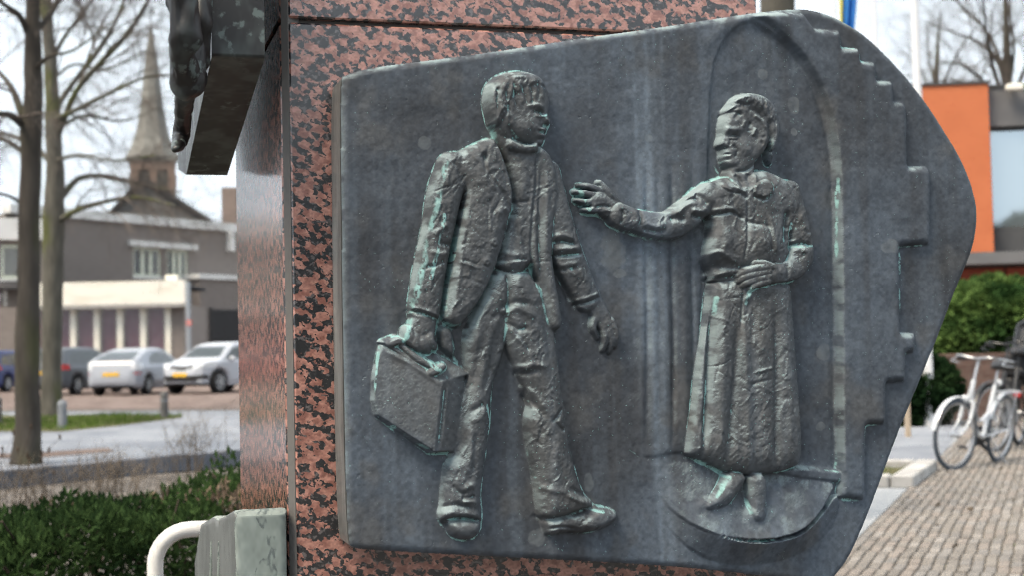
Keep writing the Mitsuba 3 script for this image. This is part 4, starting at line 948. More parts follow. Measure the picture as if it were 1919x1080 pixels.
obj('gable_wall', fitting(M1, -.3, 0, .3, 9, 0, ROOFZ), 'grey_brick', MB)
obj('roof', fitting(M1, -.1, L1_, .3, 9, ROOFZ - .3, ROOFZ - .1), 'tar', MB)
obj('roof_edge', fitting(M1, -.45, L1_, -.22, .35, ROOFZ, ROOFZ + .42), 'white_paint', MB, label='white roof edge')
window(MB, M1, wa, wb, wz0, wz1, 3, mw=.22, fw=.12); window(MB, M1, wc, wd_, wz0, wz1, 3, mw=.2, fw=.12)
obj('lintel', fitting(M1, wa - .35, wd_ + .5, -.25, -.003, wz1 + .03, wz1 + .30), 'white_paint', MB, label='white canopy strip over the upstairs windows')
obj('low_coping', fitting(M1, mx(340), L1_ - .2, -1.2, -.003, mz(400, 526), mz(400, 517)), 'white_paint', MB, label='white coping along the lower wall')
obj('low_wall', fitting(M1, mx(345), L1_ - .25, -1.05, -.004, 0, mz(400, 526) - .002), 'grey_brick', MB)
cz = mz(430, 352)
cc = at(432, 400, 79.0); obj('chimney', box(cc[0], cc[1], (at(432, 352, 79.0)[2] + ROOFZ - 1) / 2, .80, .8, at(432, 352, 79.0)[2] - ROOFZ + 1), 'chimney_brick', MB, label='broad brick chimney at the right end of the roof')
obj('vent_box', fitting(M1, mx(424), mx(432), -.35, -.005, mz(428, 470), mz(428, 432)), 'white_paint', MB, label='white box hanging from the roof edge')
# gate and pole
GT = tag('metal_gate', 'black metal gate beside the shop front, behind the pale car', 'gate')
ga, gb, gt = mx(362), mx(430), mz(395, 583)
obj('gate_frame', cat_([fitting(M1, ga, ga + .12, -1.16, -1.06, 0, gt + .1), fitting(M1, gb - .12, gb, -1.16, -1.06, 0, gt + .1), fitting(M1, ga + .12, gb - .12, -1.16, -1.06, gt - .12, gt)]), 'black_metal', GT)
nb = 16
for i in range(nb):
    a = ga + .14 + (gb - ga - .28) * i / nb
    obj('slat', fitting(M1, a, a + (gb - ga - .28) / nb - .025, -1.14, -1.08, .12, gt - .13), 'black_metal', GT)

# the shop front with the deep cream fascia
C, D = at(-40, 600, 60.0), at(345, 600, 60.4)
M2, L2_ = wall_frame(C, D)
def sx(x):
    r = ray(x, 600); n = M2[:3, 1]; p = EYE + r * (((M2[:3, 3] - EYE) @ n) / (r @ n)); return (p - M2[:3, 3]) @ M2[:3, 0]
def sz(x, y):
    r = ray(x, y); n = M2[:3, 1]; p = EYE + r * (((M2[:3, 3] - EYE) @ n) / (r @ n)); return p[2]
SH = tag('shop_front', 'low shop front with a deep cream fascia and maroon windows between cream posts', 'shop')
f0, f1 = sz(230, 572), sz(230, 528)
ss = [(95, 133), (142, 177), (186, 220), (229, 264), (273, 310)]
holes = [(sx(a), sx(b), .35, f0 - .12) for a, b in [(30, 88)] + ss]
obj('wall', wall_holes(M2, L2_, 0, f0 - .02, .25, holes), 'grey_brick', SH)
obj('side_wall', fitting(M2, L2_ - .25, L2_, .252, 5.5, 0, f0 - .02), 'grey_brick', SH)
obj('fascia', fitting(M2, sx(60), L2_ + .12, -.55, 0.2, f0, f1), 'cream_paint', SH, label='deep cream fascia')
obj('fascia_lip', fitting(M2, sx(60), L2_ + .14, -.58, .22, f0 - .16, f0 - .003), 'concrete', SH)
obj('roof', fitting(M2, 0, L2_, .2, 5.6, f1 - .25, f1 - .1), 'tar', SH)
obj('roof_box', fitting(M2, sx(308), sx(330), .3, 1.0, f1, f1 + .28), 'cream_paint', SH)
for i, (x0, x1, a, b) in enumerate(holes):
    window(SH, M2, x0, x1, a, b, 1, behind='maroon_blind', fw=.05, name='shop_window', sill=False)
for x in (91, 137, 181, 225, 268, 315):
    obj('post', fitting(M2, sx(x) - .11, sx(x) + .11, -.06, -.003, .1, f0 - .17), 'cream_paint', SH)
PL = tag('lamp_pole', 'grey pole with a small red and white sign beside the shop front', 'pole')
po = at(353, 600, 58.5); po[2] = 0; pz = at(353, 528, 58.5)[2]
obj('shaft', moved(trimesh.creation.cylinder(.10, pz, sections=14), frame(po + ZV * pz / 2, V3(1, 0, 0), V3(0, 1, 0), ZV)), 'zinc', PL, smooth=40)
mat('sign_red', (.55, .10, .08), .5, .4)
s_ = at(354, 606, 58.3)
obj('sign', moved(trimesh.creation.cylinder(.12, .02, sections=24), frame(s_, V3(1, 0, 0), V3(0, 0, 1), V3(0, -1, 0))), 'sign_red', PL)
obj('sign_bar', box(s_[0], s_[1] - .016, s_[2], .15, .008, .045), 'white_paint', PL)

# the building further left, with lettering
E, G_ = at(-760, 600, 54.0), at(84, 600, 61.5)
M3, L3 = wall_frame(E, G_)
def ex_(x):
    r = ray(x, 600); n = M3[:3, 1]; p = EYE + r * (((M3[:3, 3] - EYE) @ n) / (r @ n)); return (p - M3[:3, 3]) @ M3[:3, 0]
def ez(x, y):
    r = ray(x, y); n = M3[:3, 1]; p = EYE + r * (((M3[:3, 3] - EYE) @ n) / (r @ n)); return p[2]
LB = tag('corner_building', 'grey brick corner building with white upper band and pale lettering, behind the two trunks', 'building')
z_w0, z_w1, z_s0, z_s1 = ez(20, 522), ez(20, 458), .4, ez(20, 596)
uw = [(ex_(a), ex_(b), z_w0, z_w1) for a, b in ((2, 62), (-110, -40), (-230, -160), (-360, -280), (-500, -420))]
lw = [(ex_(a), ex_(b), z_s0, z_s1) for a, b in ((-50, 40), (-160, -60), (-270, -170), (-380, -280), (-500, -390), (-640, -510))]
ztop = ez(40, 412)
obj('wall', wall_holes(M3, L3, 0, ztop - .02, .3, uw + lw), 'grey_brick', LB)
obj('end_wall', fitting(M3, L3 - .3, L3, .302, 6, 0, ztop - .02), 'grey_brick', LB)
obj('upper_band', fitting(M3, 0, L3 + .06, -.35, .4, ez(40, 450), ztop + .05), 'white_paint', LB, label='white band below the roof')
obj('roof', fitting(M3, 0, L3, .4, 6, ztop - .3, ztop), 'tar', LB)
obj('shop_band', fitting(M3, 0, L3 + .05, -.30, -.003, z_s1 + .04, ez(20, 582)), 'white_paint', LB, label='white strip above the ground floor windows')
for w in uw: window(LB, M3, *w, 1, behind='curtain', fw=.14)
for w in lw: window(LB, M3, *w, 2, behind='maroon_blind', fw=.10, name='shop_window', sill=False)
tx = meshkit.text_mesh('w!', .62, .06, True); tx.apply_translation(-tx.bounds[0] * [1, 1, 0]); tw = tx.extents[0]
obj('lettering', moved(tx, M1 @ np.eye(4) if False else frame((M3 @ np.r_[ex_(13) - tw, -.062, ez(6, 574), 1])[:3], M3[:3, 0], ZV, -M3[:3, 1])), 'white_paint', LB, label='white lettering')
mat('sign_blue', (.05, .14, .42), .5, .4)
obj('notice', fitting(M3, ex_(14), ex_(23), -.02, -.004, ez(18, 632), ez(18, 621)), 'sign_blue', LB, label='small blue notice')

# ------------------------------------------------------------------ church
CH = tag('church', 'brick church with a tall slate spire rising behind the shop roofs', 'church')
ZC = 165.0; u_ = ZC / F
cb = at(287, 400, ZC); cb[2] = 0
def cz_(y): return at(287, y, ZC)[2]
mat('roof_slate', mikit.proc(lambda p, n, uv: MX((.085, .083, .081), (.14, .137, .132), FB(p.x * .8, p.y * .8, p.z * .5, 4))), .7, .4)
mat('slate', mikit.proc(lambda p, n, uv: MX((.16, .155, .142), (.27, .27, .245), FB(p.x * .8, p.y * .8, p.z * .5, 4)) * (.8 + .4 * S(.8, .9, p.z * 2.2 - dr.floor(p.z * 2.2)))), .7, .4)
def rings(levels, sides, rot=0):
    v, f = [], []
    for z, r in levels:
        for i in range(sides):
            a = 2 * math.pi * (i + .5) / sides + rot; v.append((r * math.cos(a), r * math.sin(a), z))
    for k in range(len(levels) - 1):
        for i in range(sides):
            a, b = k * sides + i, k * sides + (i + 1) % sides; f += [(a, b, b + sides), (a, b + sides, a + sides)]
    return trimesh.Trimesh(v, f, process=False)
rot = .25
def P4(r, z0, z1): return moved(rings([(z0, r * 1.41), (z1, r * 1.41)], 4, rot), frame(cb, V3(1, 0, 0), V3(0, 1, 0), ZV))
tower = obj('tower', P4(41 * u_, 0, cz_(305)), 'tower_brick', CH)
sp = [(cz_(y), r * u_) for y, r in ((300, 52), (296, 53), (280, 44), (262, 36), (240, 30), (200, 23), (150, 17), (100, 11), (60, 4.5), (38, 1.0))]
obj('spire', moved(rings(sp, 8, rot), frame(cb, V3(1, 0, 0), V3(0, 1, 0), ZV)), 'slate', CH)
obj('spire_eaves', P4(44 * u_, cz_(306), cz_(299)), 'slate', CH)
cz0 = cz_(40)
obj('cross', cat_([box(cb[0], cb[1], cz0 + .8, .14, .14, 2.2), box(cb[0], cb[1], cz0 + 1.2, 1.0, .12, .14)]), 'black_metal', CH)
# belfry openings with louvres
for sx_, a in ((0, rot + math.pi * 1.5), (1, rot + math.pi), (2, rot)):
    dvec = V3(math.cos(a), math.sin(a), 0); Mq = frame(cb + dvec * 41 * u_ * .998, np.cross(dvec, ZV) * -1, dvec, ZV)
    for o in (-1.0, 1.0):
        bl = obj('belfry_opening', fitting(Mq, o - .6, o + .6, -.2, .03, cz_(352), cz_(322)), 'dark_room', CH)
        for i in range(5): obj('louvre', fitting(Mq, o - .58, o + .58, .0, .16, cz_(352) + .3 * i + .1, cz_(352) + .3 * i + .2), 'slate', bl)
# nave roof
rz, ezv = cz_(358), cz_(430)
nv = V3(math.cos(.12), math.sin(.12), 0); nw = V3(-math.sin(.12), math.cos(.12), 0)
tri = trimesh.creation.extrude_polygon(Polygon([(-60 * u_, 0), (118 * u_, 0), (118 * u_, ezv), (2 * u_, rz), (-60 * u_, ezv + .5)]), 24, engine='earcut')
obj('nave', moved(tri, frame(cb - nw * 9, nv, ZV, -nw) @ np.diag([1, 1, -1, 1])), 'roof_slate', CH)
rf = trimesh.creation.extrude_polygon(Polygon([(-63 * u_, ezv + .2), (2 * u_, rz + .15), (121 * u_, ezv - .3), (121 * u_, ezv + .2), (2 * u_, rz + .75), (-63 * u_, ezv + .8)]), 25.5, engine='earcut')
obj('nave_roof', moved(rf, frame(cb - nw * 9.7, nv, ZV, -nw) @ np.diag([1, 1, -1, 1])), 'tar', CH)

# ------------------------------------------------------------------ cars
def paint(key, c, rough=.3): mat(key, c, rough, .5, clear=1.0)
paint('silver_paint', (.31, .335, .38)); paint('white_car_paint', (.40, .425, .47)); paint('grey_paint', (.075, .085, .10)); paint('blue_paint', (.018, .035, .13)); paint('red_paint', (.35, .03, .03))
mat('car_glass', (.02, .028, .03), .06, .8, clear=1.0)
mat('tyre', (.02, .02, .021), .85, .2); mat('rim', (.42, .44, .46), .35, .5, metal=.6); mat('plastic', (.025, .025, .027), .6, .3)
mat('red_lamp', (.45, .02, .02), .15, .6, clear=1.0); mat('clear_lamp', (.62, .64, .66), .1, .7, clear=1.0); mat('plate_yellow', (.72, .42, .03), .5, .4)
mat('chrome', (.7, .7, .72), .15, .5, metal=1.0)
CS = m3.CrossSection
def poly3(pts, depth, axis):
    """extrusion of a polygon: axis y takes (x, z), axis x takes (y, z), axis z takes (x, y)"""
    e = m3.Manifold.extrude(CS([pts], m3.FillRule.NonZero), 2 * depth).translate((0, 0, -depth))
    v = {'y': [[1, 0, 0, 0], [0, 0, 1, 0], [0, 1, 0, 0]], 'x': [[0, 0, 1, 0], [1, 0, 0, 0], [0, 1, 0, 0]], 'z': [[1, 0, 0, 0], [0, 1, 0, 0], [0, 0, 1, 0]]}[axis]
    m = e.transform(np.array(v, float))
    return m
def car(label, pos, yaw, spec, col, group='cars parked in front of the buildings', cargroup=True):
    L, Wd, side, belt, roof, wx, wr = spec['L'], spec['W'], spec['side'], spec['belt'], spec['roof'], spec['wheels'], spec['wr']
    k = thing('parked_car', label, 'car', group)
    M = rotz(yaw, (pos[0], pos[1], 0))
    sidep = chaikin(side, 1).tolist() if spec.get('round', True) else side
    h = Wd / 2
    front = [(-h + .06, .18), (h - .06, .18), (h, .45), (h - .015, belt - .08), (h - .06, belt), (h - .25, roof - .08), (h - .36, roof), (-h + .36, roof), (-h + .25, roof - .08), (-h + .06, belt), (-h + .015, belt - .08), (-h, .45)]
    x0, x1 = min(p[0] for p in side), max(p[0] for p in side)
    plan = [(x0, -h * .62), (x0 + .10, -h * .86), (x0 + .45, -h), (x1 - .8, -h), (x1 - .18, -h * .80), (x1, -h * .5), (x1, h * .5), (x1 - .18, h * .80), (x1 - .8, h), (x0 + .45, h), (x0 + .10, h * .86), (x0, h * .62)]
    def solid(g):
        s = CS([sidep], m3.FillRule.NonZero).offset(g, m3.JoinType.Round); 
        a = m3.Manifold.extrude(s, 6).translate((0, 0, -3)).transform(np.array([[1, 0, 0, 0], [0, 0, 1, 0], [0, 1, 0, 0]], float))
        f = CS([front], m3.FillRule.NonZero).offset(g, m3.JoinType.Round); b = m3.Manifold.extrude(f, 12).translate((0, 0, -6)).transform(np.array([[0, 0, 1, 0], [1, 0, 0, 0], [0, 1, 0, 0]], float))
        p = CS([plan], m3.FillRule.NonZero).offset(g, m3.JoinType.Round); c = m3.Manifold.extrude(p, 4).translate((0, 0, -1))
        return a ^ b ^ c
    body = solid(0); skin = solid(.006)
    for x in wx:
        for s in (-1, 1):
            body -= m3.Manifold.cylinder(.34, wr + .055, circular_segments=28).rotate((90, 0, 0)).translate((x, s * h + .17, wr + .01))
    t = tm(body.refine_to_length(.14)); t = trimesh.Trimesh(t.vertices, t.faces, process=True)
    trimesh.smoothing.filter_taubin(t, .45, .47, 5)
    obj('body', moved(t, M), col, k, smooth=38)
    for nm, pts in spec['glass']:
        if nm == 'side_window':
            for s in (-1, 1):
                gl = skin ^ poly3(pts, .5, 'y').translate((0, s * (h - .1), 0))
                if gl.volume() > 0: obj('side_window', moved(tm(gl), M), 'car_glass', k, smooth=30)
        else:
            xx, yz = pts
            gl = skin ^ poly3(yz, 3, 'x') ^ m3.Manifold.cube((xx[1] - xx[0], 4, 4)).translate((xx[0], -2, 0)) 
            gl = skin.scale((1, 1, 1)) ^ gl
            inner = CS([sidep], m3.FillRule.NonZero).offset(-.02, m3.JoinType.Round)
            gl = gl - m3.Manifold.extrude(inner, 6).translate((0, 0, -3)).transform(np.array([[1, 0, 0, 0], [0, 0, 1, 0], [0, 1, 0, 0]], float))
            obj(nm, moved(tm(gl), M), 'car_glass', k, smooth=30)
    for x in wx:
        for s in (-1, 1):
            yc = s * (h - .115)
            pr = np.array([(wr * .62, -.10), (wr * .9, -.105), (wr * .98, -.085), (wr, -.05), (wr, .05), (wr * .98, .085), (wr * .9, .105), (wr * .62, .10)])
            w = trimesh.creation.revolve(np.r_[pr, pr[:1]], sections=28); w.apply_transform(frame(V3(x, yc, wr), V3(1, 0, 0), V3(0, 0, 1), V3(0, -1, 0)))
            wk = obj('wheel', moved(w, M), 'tyre', k, smooth=35)
            hub = [trimesh.creation.cylinder(wr * .63, .05, sections=28)]; hub[0].apply_translation((0, 0, -.02 * 1))
            sp_ = [moved(box(wr * .32, 0, .02, wr * .56, wr * .17, .04, .008), rotz(2 * math.pi * i / 5)) for i in range(5)] + [trimesh.creation.cylinder(wr * .16, .10, sections=14)]
            Mw = M @ frame(V3(x, yc + s * .075, wr), V3(1, 0, 0), V3(0, 0, -s), V3(0, s, 0))
            obj('hub', moved(hub[0], Mw), 'plastic', wk, smooth=30)
            obj('rim', moved(cat_(sp_ + [moved(trimesh.creation.annulus(wr * .55, wr * .64, .05, sections=28), np.eye(4))]), Mw), 'rim', wk, smooth=30)
    for nm, m_, xx, yz in spec['lamps']:
        for s in (-1, 1):
            pts = [(s * y, z) for y, z in yz]; 
            gl = skin ^ poly3(pts, 3, 'x') ^ m3.Manifold.cube((xx[1] - xx[0], 4, 4)).translate((xx[0], -2, 0))
            if gl.volume() > 0: obj(nm, moved(tm(gl), M), m_, k, smooth=30)
    for nm, m_, xx, yz in spec['trim']:
        gl = skin ^ poly3(yz, 3, 'x') ^ m3.Manifold.cube((xx[1] - xx[0], 4, 4)).translate((xx[0], -2, 0))
        if gl.volume() > 0: obj(nm, moved(tm(gl), M), m_, k, smooth=30)
    px, pzz = spec['plate']
    obj('number_plate', moved(box(px, 0, pzz, .022, .52, .115, .005), M), 'plate_yellow', k)
    for s in (-1, 1):
        mm = trimesh.creation.icosphere(2, 1.0); mm.apply_scale((.07, .11, .075)); mm.apply_translation((spec['mirror'], s * (h + .04), belt + .03)); obj('wing_mirror', moved(mm, M), col, k, smooth=True)
    return k
lift = dict(L=4.46, W=1.75, belt=.95, roof=1.48, wheels=(-1.33, 1.37), wr=.315,
    side=[(-2.2, .30), (-2.23, .55), (-2.18, .80), (-2.12, 1.02), (-1.95, 1.13), (-1.0, 1.40), (-.2, 1.48), (.35, 1.45), (.8, 1.30), (1.35, 1.00), (1.75, .88), (2.1, .72), (2.22, .50), (2.2, .24), (1.8, .18), (-1.9, .20)],
    glass=[('side_window', [(-1.15, .98), (-.95, 1.18), (-.45, 1.33), (.02, 1.34), (.02, .97)]), ('side_window', [(.08, .97), (.08, 1.34), (.45, 1.30), (1.12, .98)]), ('rear_window', ((-2.08, -1.1), [(-.62, 1.10), (.62, 1.10), (.50, 1.36), (-.50, 1.36)])), ('rear_window', ((-2.3, -2.06), [(-.60, .96), (.60, .96), (.60, 1.06), (-.60, 1.06)])), ('windscreen', ((.5, 1.3), [(-.66, 1.04), (.66, 1.04), (.52, 1.38), (-.52, 1.38)]))],
    lamps=[('tail_lamp', 'clear_lamp', (-2.4, -1.75), [(.62, .78), (.86, .80), (.84, 1.0), (.66, 1.02)]), ('brake_lamp', 'red_lamp', (-2.4, -1.9), [(.72, .66), (.87, .66), (.87, .71), (.72, .71)]), ('headlight', 'clear_lamp', (1.6, 2.3), [(.5, .64), (.84, .66), (.80, .84), (.55, .74)])],
    trim=[('lower_bumper', 'plastic', (-2.4, -2.0), [(-.70, .20), (.70, .20), (.66, .30), (-.66, .30)])], plate=(-2.225, .66), mirror=.75)
hatch = dict(L=4.3, W=1.78, belt=.96, roof=1.56, wheels=(-1.25, 1.35), wr=.32,
    side=[(-2.02, .28), (-2.08, .55), (-2.05, .85), (-1.98, 1.05), (-1.82, 1.36), (-1.62, 1.50), (-.9, 1.56), (-.1, 1.55), (.4, 1.48), (.95, 1.15), (1.25, .98), (1.75, .90), (2.05, .74), (2.12, .48), (2.1, .22), (1.8, .18), (-1.8, .20)],
    glass=[('side_window', [(-1.62, 1.02), (-1.52, 1.22), (-1.25, 1.36), (-1.02, 1.38), (-.98, .99)]), ('side_window', [(-.93, .99), (-.95, 1.38), (-.10, 1.41), (-.06, .98)]), ('side_window', [(.0, .98), (-.04, 1.41), (.32, 1.37), (.92, .99)]), ('rear_window', ((-2.1, -1.55), [(-.64, 1.08), (.64, 1.08), (.54, 1.42), (-.54, 1.42)])), ('windscreen', ((.4, 1.3), [(-.68, 1.04), (.68, 1.04), (.54, 1.42), (-.54, 1.42)]))],
    lamps=[('tail_lamp', 'red_lamp', (-2.2, -1.7), [(.60, .82), (.89, .82), (.86, 1.0), (.64, 1.0)]), ('headlight', 'clear_lamp', (1.5, 2.3), [(.5, .66), (.86, .68), (.82, .86), (.55, .78)])],
    trim=[('lower_bumper', 'plastic', (-2.4, -1.9), [(-.74, .20), (.74, .20), (.70, .36), (-.70, .36)])], plate=(-2.085, .74), mirror=.75)
suv = dict(L=4.4, W=1.82, belt=1.04, roof=1.60, wheels=(-1.32, 1.33), wr=.36,
    side=[(-2.1, .34), (-2.15, .6), (-2.12, .95), (-2.0, 1.15), (-1.75, 1.42), (-1.5, 1.54), (-.8, 1.60), (.05, 1.59), (.5, 1.50), (1.15, 1.10), (1.30, 1.04), (1.85, .97), (2.10, .84), (2.18, .60), (2.14, .32), (1.9, .24), (-1.9, .26)],
    glass=[('side_window', [(-1.62, 1.10), (-1.45, 1.30), (-.82, 1.44), (-.78, 1.07)]), ('side_window', [(-.72, 1.07), (-.74, 1.44), (.0, 1.45), (.05, 1.06)]), ('side_window', [(.12, 1.06), (.06, 1.45), (.42, 1.41), (1.02, 1.07)]), ('windscreen', ((.45, 1.4), [(-.70, 1.13), (.70, 1.13), (.56, 1.46), (-.56, 1.46)])), ('rear_window', ((-2.2, -1.6), [(-.62, 1.14), (.62, 1.14), (.54, 1.42), (-.54, 1.42)]))],
    lamps=[('headlight', 'clear_lamp', (1.5, 2.3), [(.42, .78), (.88, .82), (.86, .98), (.50, .88)]), ('fog_lamp', 'plastic', (1.7, 2.3), [(.60, .46), (.80, .46), (.78, .60), (.62, .58)]), ('tail_lamp', 'red_lamp', (-2.3, -1.8), [(.60, .90), (.9, .90), (.88, 1.08), (.62, 1.06)]), ('grille_eye', 'plastic', (1.9, 2.4), [(.22, .80), (.40, .78), (.42, .88), (.30, .90)])],
    trim=[('lower_grille', 'plastic', (1.8, 2.4), [(-.58, .40), (.58, .40), (.66, .58), (-.66, .58)]), ('grille', 'plastic', (1.8, 2.4), [(-.18, .74), (.18, .74), (.26, .86), (-.26, .86)]), ('skirt', 'plastic', (1.6, 2.4), [(-.80, .24), (.80, .24), (.80, .34), (-.80, .34)])], plate=(2.165, .60), mirror=.78)
def carpos(x, y): return ground(x, y)
car('silver liftback parked with its white lit rear towards the road', carpos(262, 739.5), math.radians(82), lift, 'silver_paint')
car('pale metallic crossover facing the camera, half hidden by the granite pillar', carpos(418, 736.5), math.radians(-115), suv, 'white_car_paint')
car('dark grey hatchback between the mossy tree trunk and the silver liftback', carpos(140, 740), math.radians(76), hatch, 'grey_paint')
car('dark blue hatchback at the left edge behind the near tree', carpos(8, 735), math.radians(80), hatch, 'blue_paint')
car('red hatchback parked left of the blue car, seen only reflected in the pillar', carpos(-190, 742), math.radians(75), hatch, 'red_paint')

# ------------------------------------------------------------------ right side: paving
varied('joint_sand', (.10, .088, .072), (.145, .128, .105), 12, .95)
for i, (a, b) in enumerate((((.20, .182, .163), (.25, .23, .208)), ((.215, .188, .168), (.265, .235, .21)), ((.19, .178, .167), (.24, .226, .212)), ((.245, .225, .205), (.29, .27, .25)), ((.17, .155, .14), (.215, .198, .18)))):
    varied(f'paver_{i}', tuple(.74 * q_ for q_ in a), tuple(.74 * q_ for q_ in b), 16, .85)
varied('path_slab', (.21, .225, .24), (.275, .29, .305), 1.5, .85)
Q0 = ground(1610, 1010); E2 = ground(1705, 915) - Q0; E2 /= np.linalg.norm(E2); E1 = V3(E2[1], -E2[0], 0)
def qp(a, b, z=0): return Q0 + E1 * a + E2 * b + ZV * z
BP = struct('brick_paving', slabquad([qp(0, -4), qp(9, -4), qp(9, 26), qp(0, 26)], -.003, .002), 'joint_sand')
struct('footpath', slabquad([qp(-1.6, -3), qp(-.006, -3), qp(-.006, 11), qp(-1.6, 11)], -.003, .006), 'path_slab')
pv = mikit.ply(box(0, 0, -.018, .0525, .196, .042, .005), None)
cells = []
for r in range(-16, 42):
    off = rng.uniform(-.006, .006)
    for c in range(0, 60):
        p = qp(c * .0605 + .033 + off * (c > 0), r * .2045 + .1)
        x, y = (p - EYE) @ RIGHT / ((p - EYE) @ FWD), -(p - EYE) @ UP / ((p - EYE) @ FWD)
        if -.01 < x * F + 959.5 - 1540 and x * F + 959.5 < 1960 and y * F + 540 < 1110: cells.append((np.linalg.norm(p - EYE), p, r, c))
cells.sort(key=lambda t: t[0])
mseen = [t for t in cells if (lambda x, y: x > 1500 + (1120 - y) * .38)(((t[1] - EYE) @ RIGHT) / ((t[1] - EYE) @ FWD) * F + 959.5, -((t[1] - EYE) @ UP) / ((t[1] - EYE) @ FWD) * F + 540)]
hidden = [t for t in cells if t not in mseen] if False else []
def brick_M(p):
    M = frame(p + ZV * (.012 + rng.uniform(-.0015, .0025)), E1, E2, ZV); a = rng.normal(0, .012); b = rng.normal(0, .010)
    return M @ np.array([[1, -a, 0, 0], [a, 1, b, 0], [0, -b, 1, 0], [0, 0, 0, 1]])
far = []
tmpl = box(0, 0, -.018, .0525, .196, .042, .005)
for i, (d, p, r, c) in enumerate(mseen):
    M = brick_M(p); v = int(rng.choice(5, p=[.30, .25, .2, .1, .15]))
    if i < 300:
        key = 'brick_paving__brick' + (f'_{i:03d}' if i else '')
        scene[key] = {**pv, 'to_world': mi.ScalarTransform4f(M.tolist()), 'bsdf': {'type': 'ref', 'id': f'paver_{v}'}}
    else: far.append((v, M))
for v in range(5):
    ms = [moved(tmpl, M) for q_, M in far if q_ == v]
    if ms: obj('far_bricks', cat_(ms), f'paver_{v}', 'brick_paving', kind='stuff')
varied('far_clinker', (.12, .104, .092), (.165, .145, .13), 3, .9)
struct('far_paving', slabquad([qp(.0, 8.7), qp(9, 8.7), qp(30, 26), qp(0, 26)], .0025, .010), 'far_clinker')
# weeds in the joints
wp = np.array([qp(rng.uniform(0, 2.5), rng.uniform(-2, 3), .004) for _ in range(60)])
wp = np.vstack([w + np.c_[rng.normal(0, .02, (14, 2)), np.zeros(14)] for w in wp])
k = obj('weeds', blades(wp, .016, .003, .5, rng), 'grass_blade'); tag(k, 'tiny weeds growing in the joints of the brick paving', 'weeds', kind='stuff')

lv = np.array([qp(abs(rng.normal(0, 1.2)) + .05, rng.uniform(-2.2, 6), .016) for _ in range(46)])
k = obj('fallen_leaves', leaves(lv, np.tile([0.0, 0, .12], (46, 1)) + rng.normal(0, .05, (46, 3)), .045, .024, rng, 1.0), 'straw'); sc_ = scene[k]; tag(k, 'a few dry fallen leaves scattered on the brick paving', 'leaves', kind='stuff')
# planter kerb
KB = tag('planter_kerb', 'low pale concrete kerb enclosing a small bare planting bed beside the bicycle', 'kerb')
k0 = ground(1712, 918); k1 = ground(1757, 884); kd = (k1 - k0); kl = np.linalg.norm(kd); kd /= kl; kr = V3(kd[1], -kd[0], 0)
def kpt(a, b): return k0 - kr * a + kd * b
Mk = frame(k0, -kr, kd, ZV) @ np.diag([1, 1, 1, 1]); Mk = frame(k0, kd, -kr, ZV)
for i in range(3): obj('kerb_stone', moved(box(kl * (i + .5) / 3, .085, .05, kl / 3 - .008, .17, .10, .012), Mk), 'concrete', KB)
for i in range(3): obj('kerb_stone', moved(box(.085, .178 + .5 * (i + .5), .05, .17, .492, .10, .012), Mk), 'concrete', KB)
obj('back_stone', moved(box(kl - .085, .178 + .75, .05, .17, 1.49, .10, .012), Mk), 'concrete', KB)
obj('bed_soil', moved(box(kl / 2, .178 + .75, .02, kl - .35, 1.48, .04), Mk), 'verge_soil', KB)
gpts = np.array([(Mk @ np.r_[rng.uniform(.2, kl - .2), rng.uniform(.2, 1.5), .04, 1])[:3] for _ in range(900)])
k = obj('bed_grass', blades(gpts, .035, .006, .5, rng), 'grass_blade'); tag(k, 'sparse low grass inside the kerbed planting bed', 'grass', kind='stuff')
struct('far_footpath', slabquad([ground(1500, 884), ground(1668, 882) , ground(1757, 872), ground(1800, 800), ground(1500, 812)], .0062, .012), 'pale_paving')
ST_ = tag('wooden_stake', 'thin pale wooden stake standing in front of the dark hedge', 'stake')
mat('stake_wood', mikit.proc(lambda p, n, uv: MX((.34, .27, .20), (.48, .40, .31), FB(p.x * 40, p.y * 40, p.z * 6, 3))), .8, .3)
so = ground(1702, 822); obj('post', moved(box(0, 0, .28, .06, .06, .58, .008), frame(so, V3(1, 0, 0), V3(0, 1, 0), ZV)), 'stake_wood', ST_)

# ------------------------------------------------------------------ bicycles
mat('bike_silver', (.66, .68, .70), .25, .5, metal=.35, clear=.8); mat('bike_black', (.015, .015, .017), .35, .5, clear=.6); mat('rubber', (.028, .029, .032), .8, .3)
mat('tyre_grey', (.06, .075, .095), .7, .4); mat('steel', (.55, .56, .58), .3, .5, metal=.8); mat('saddle_black', (.02, .02, .022), .55, .4)
def ring(R_, r_, n=44, s=8):
    a = np.linspace(0, 2 * math.pi, n, endpoint=False); b = np.linspace(0, 2 * math.pi, s, endpoint=False)
    A_, B_ = np.meshgrid(a, b, indexing='ij')
    v = np.stack([(R_ + r_ * np.cos(B_)) * np.cos(A_), r_ * np.sin(B_), (R_ + r_ * np.cos(B_)) * np.sin(A_)], -1).reshape(-1, 3)
    i, j = np.meshgrid(range(n), range(s), indexing='ij'); i2, j2 = (i + 1) % n, (j + 1) % s
    f = np.stack([i * s + j, i * s + j2, i2 * s + j2, i2 * s + j], -1).reshape(-1, 4)
    return trimesh.Trimesh(v, np.vstack([f[:, [0, 1, 2]], f[:, [0, 2, 3]]]), process=False)
def T3(pts, r, n=18, s=10): return tube(spline(pts, n) if len(pts) > 2 else pts, r, s)
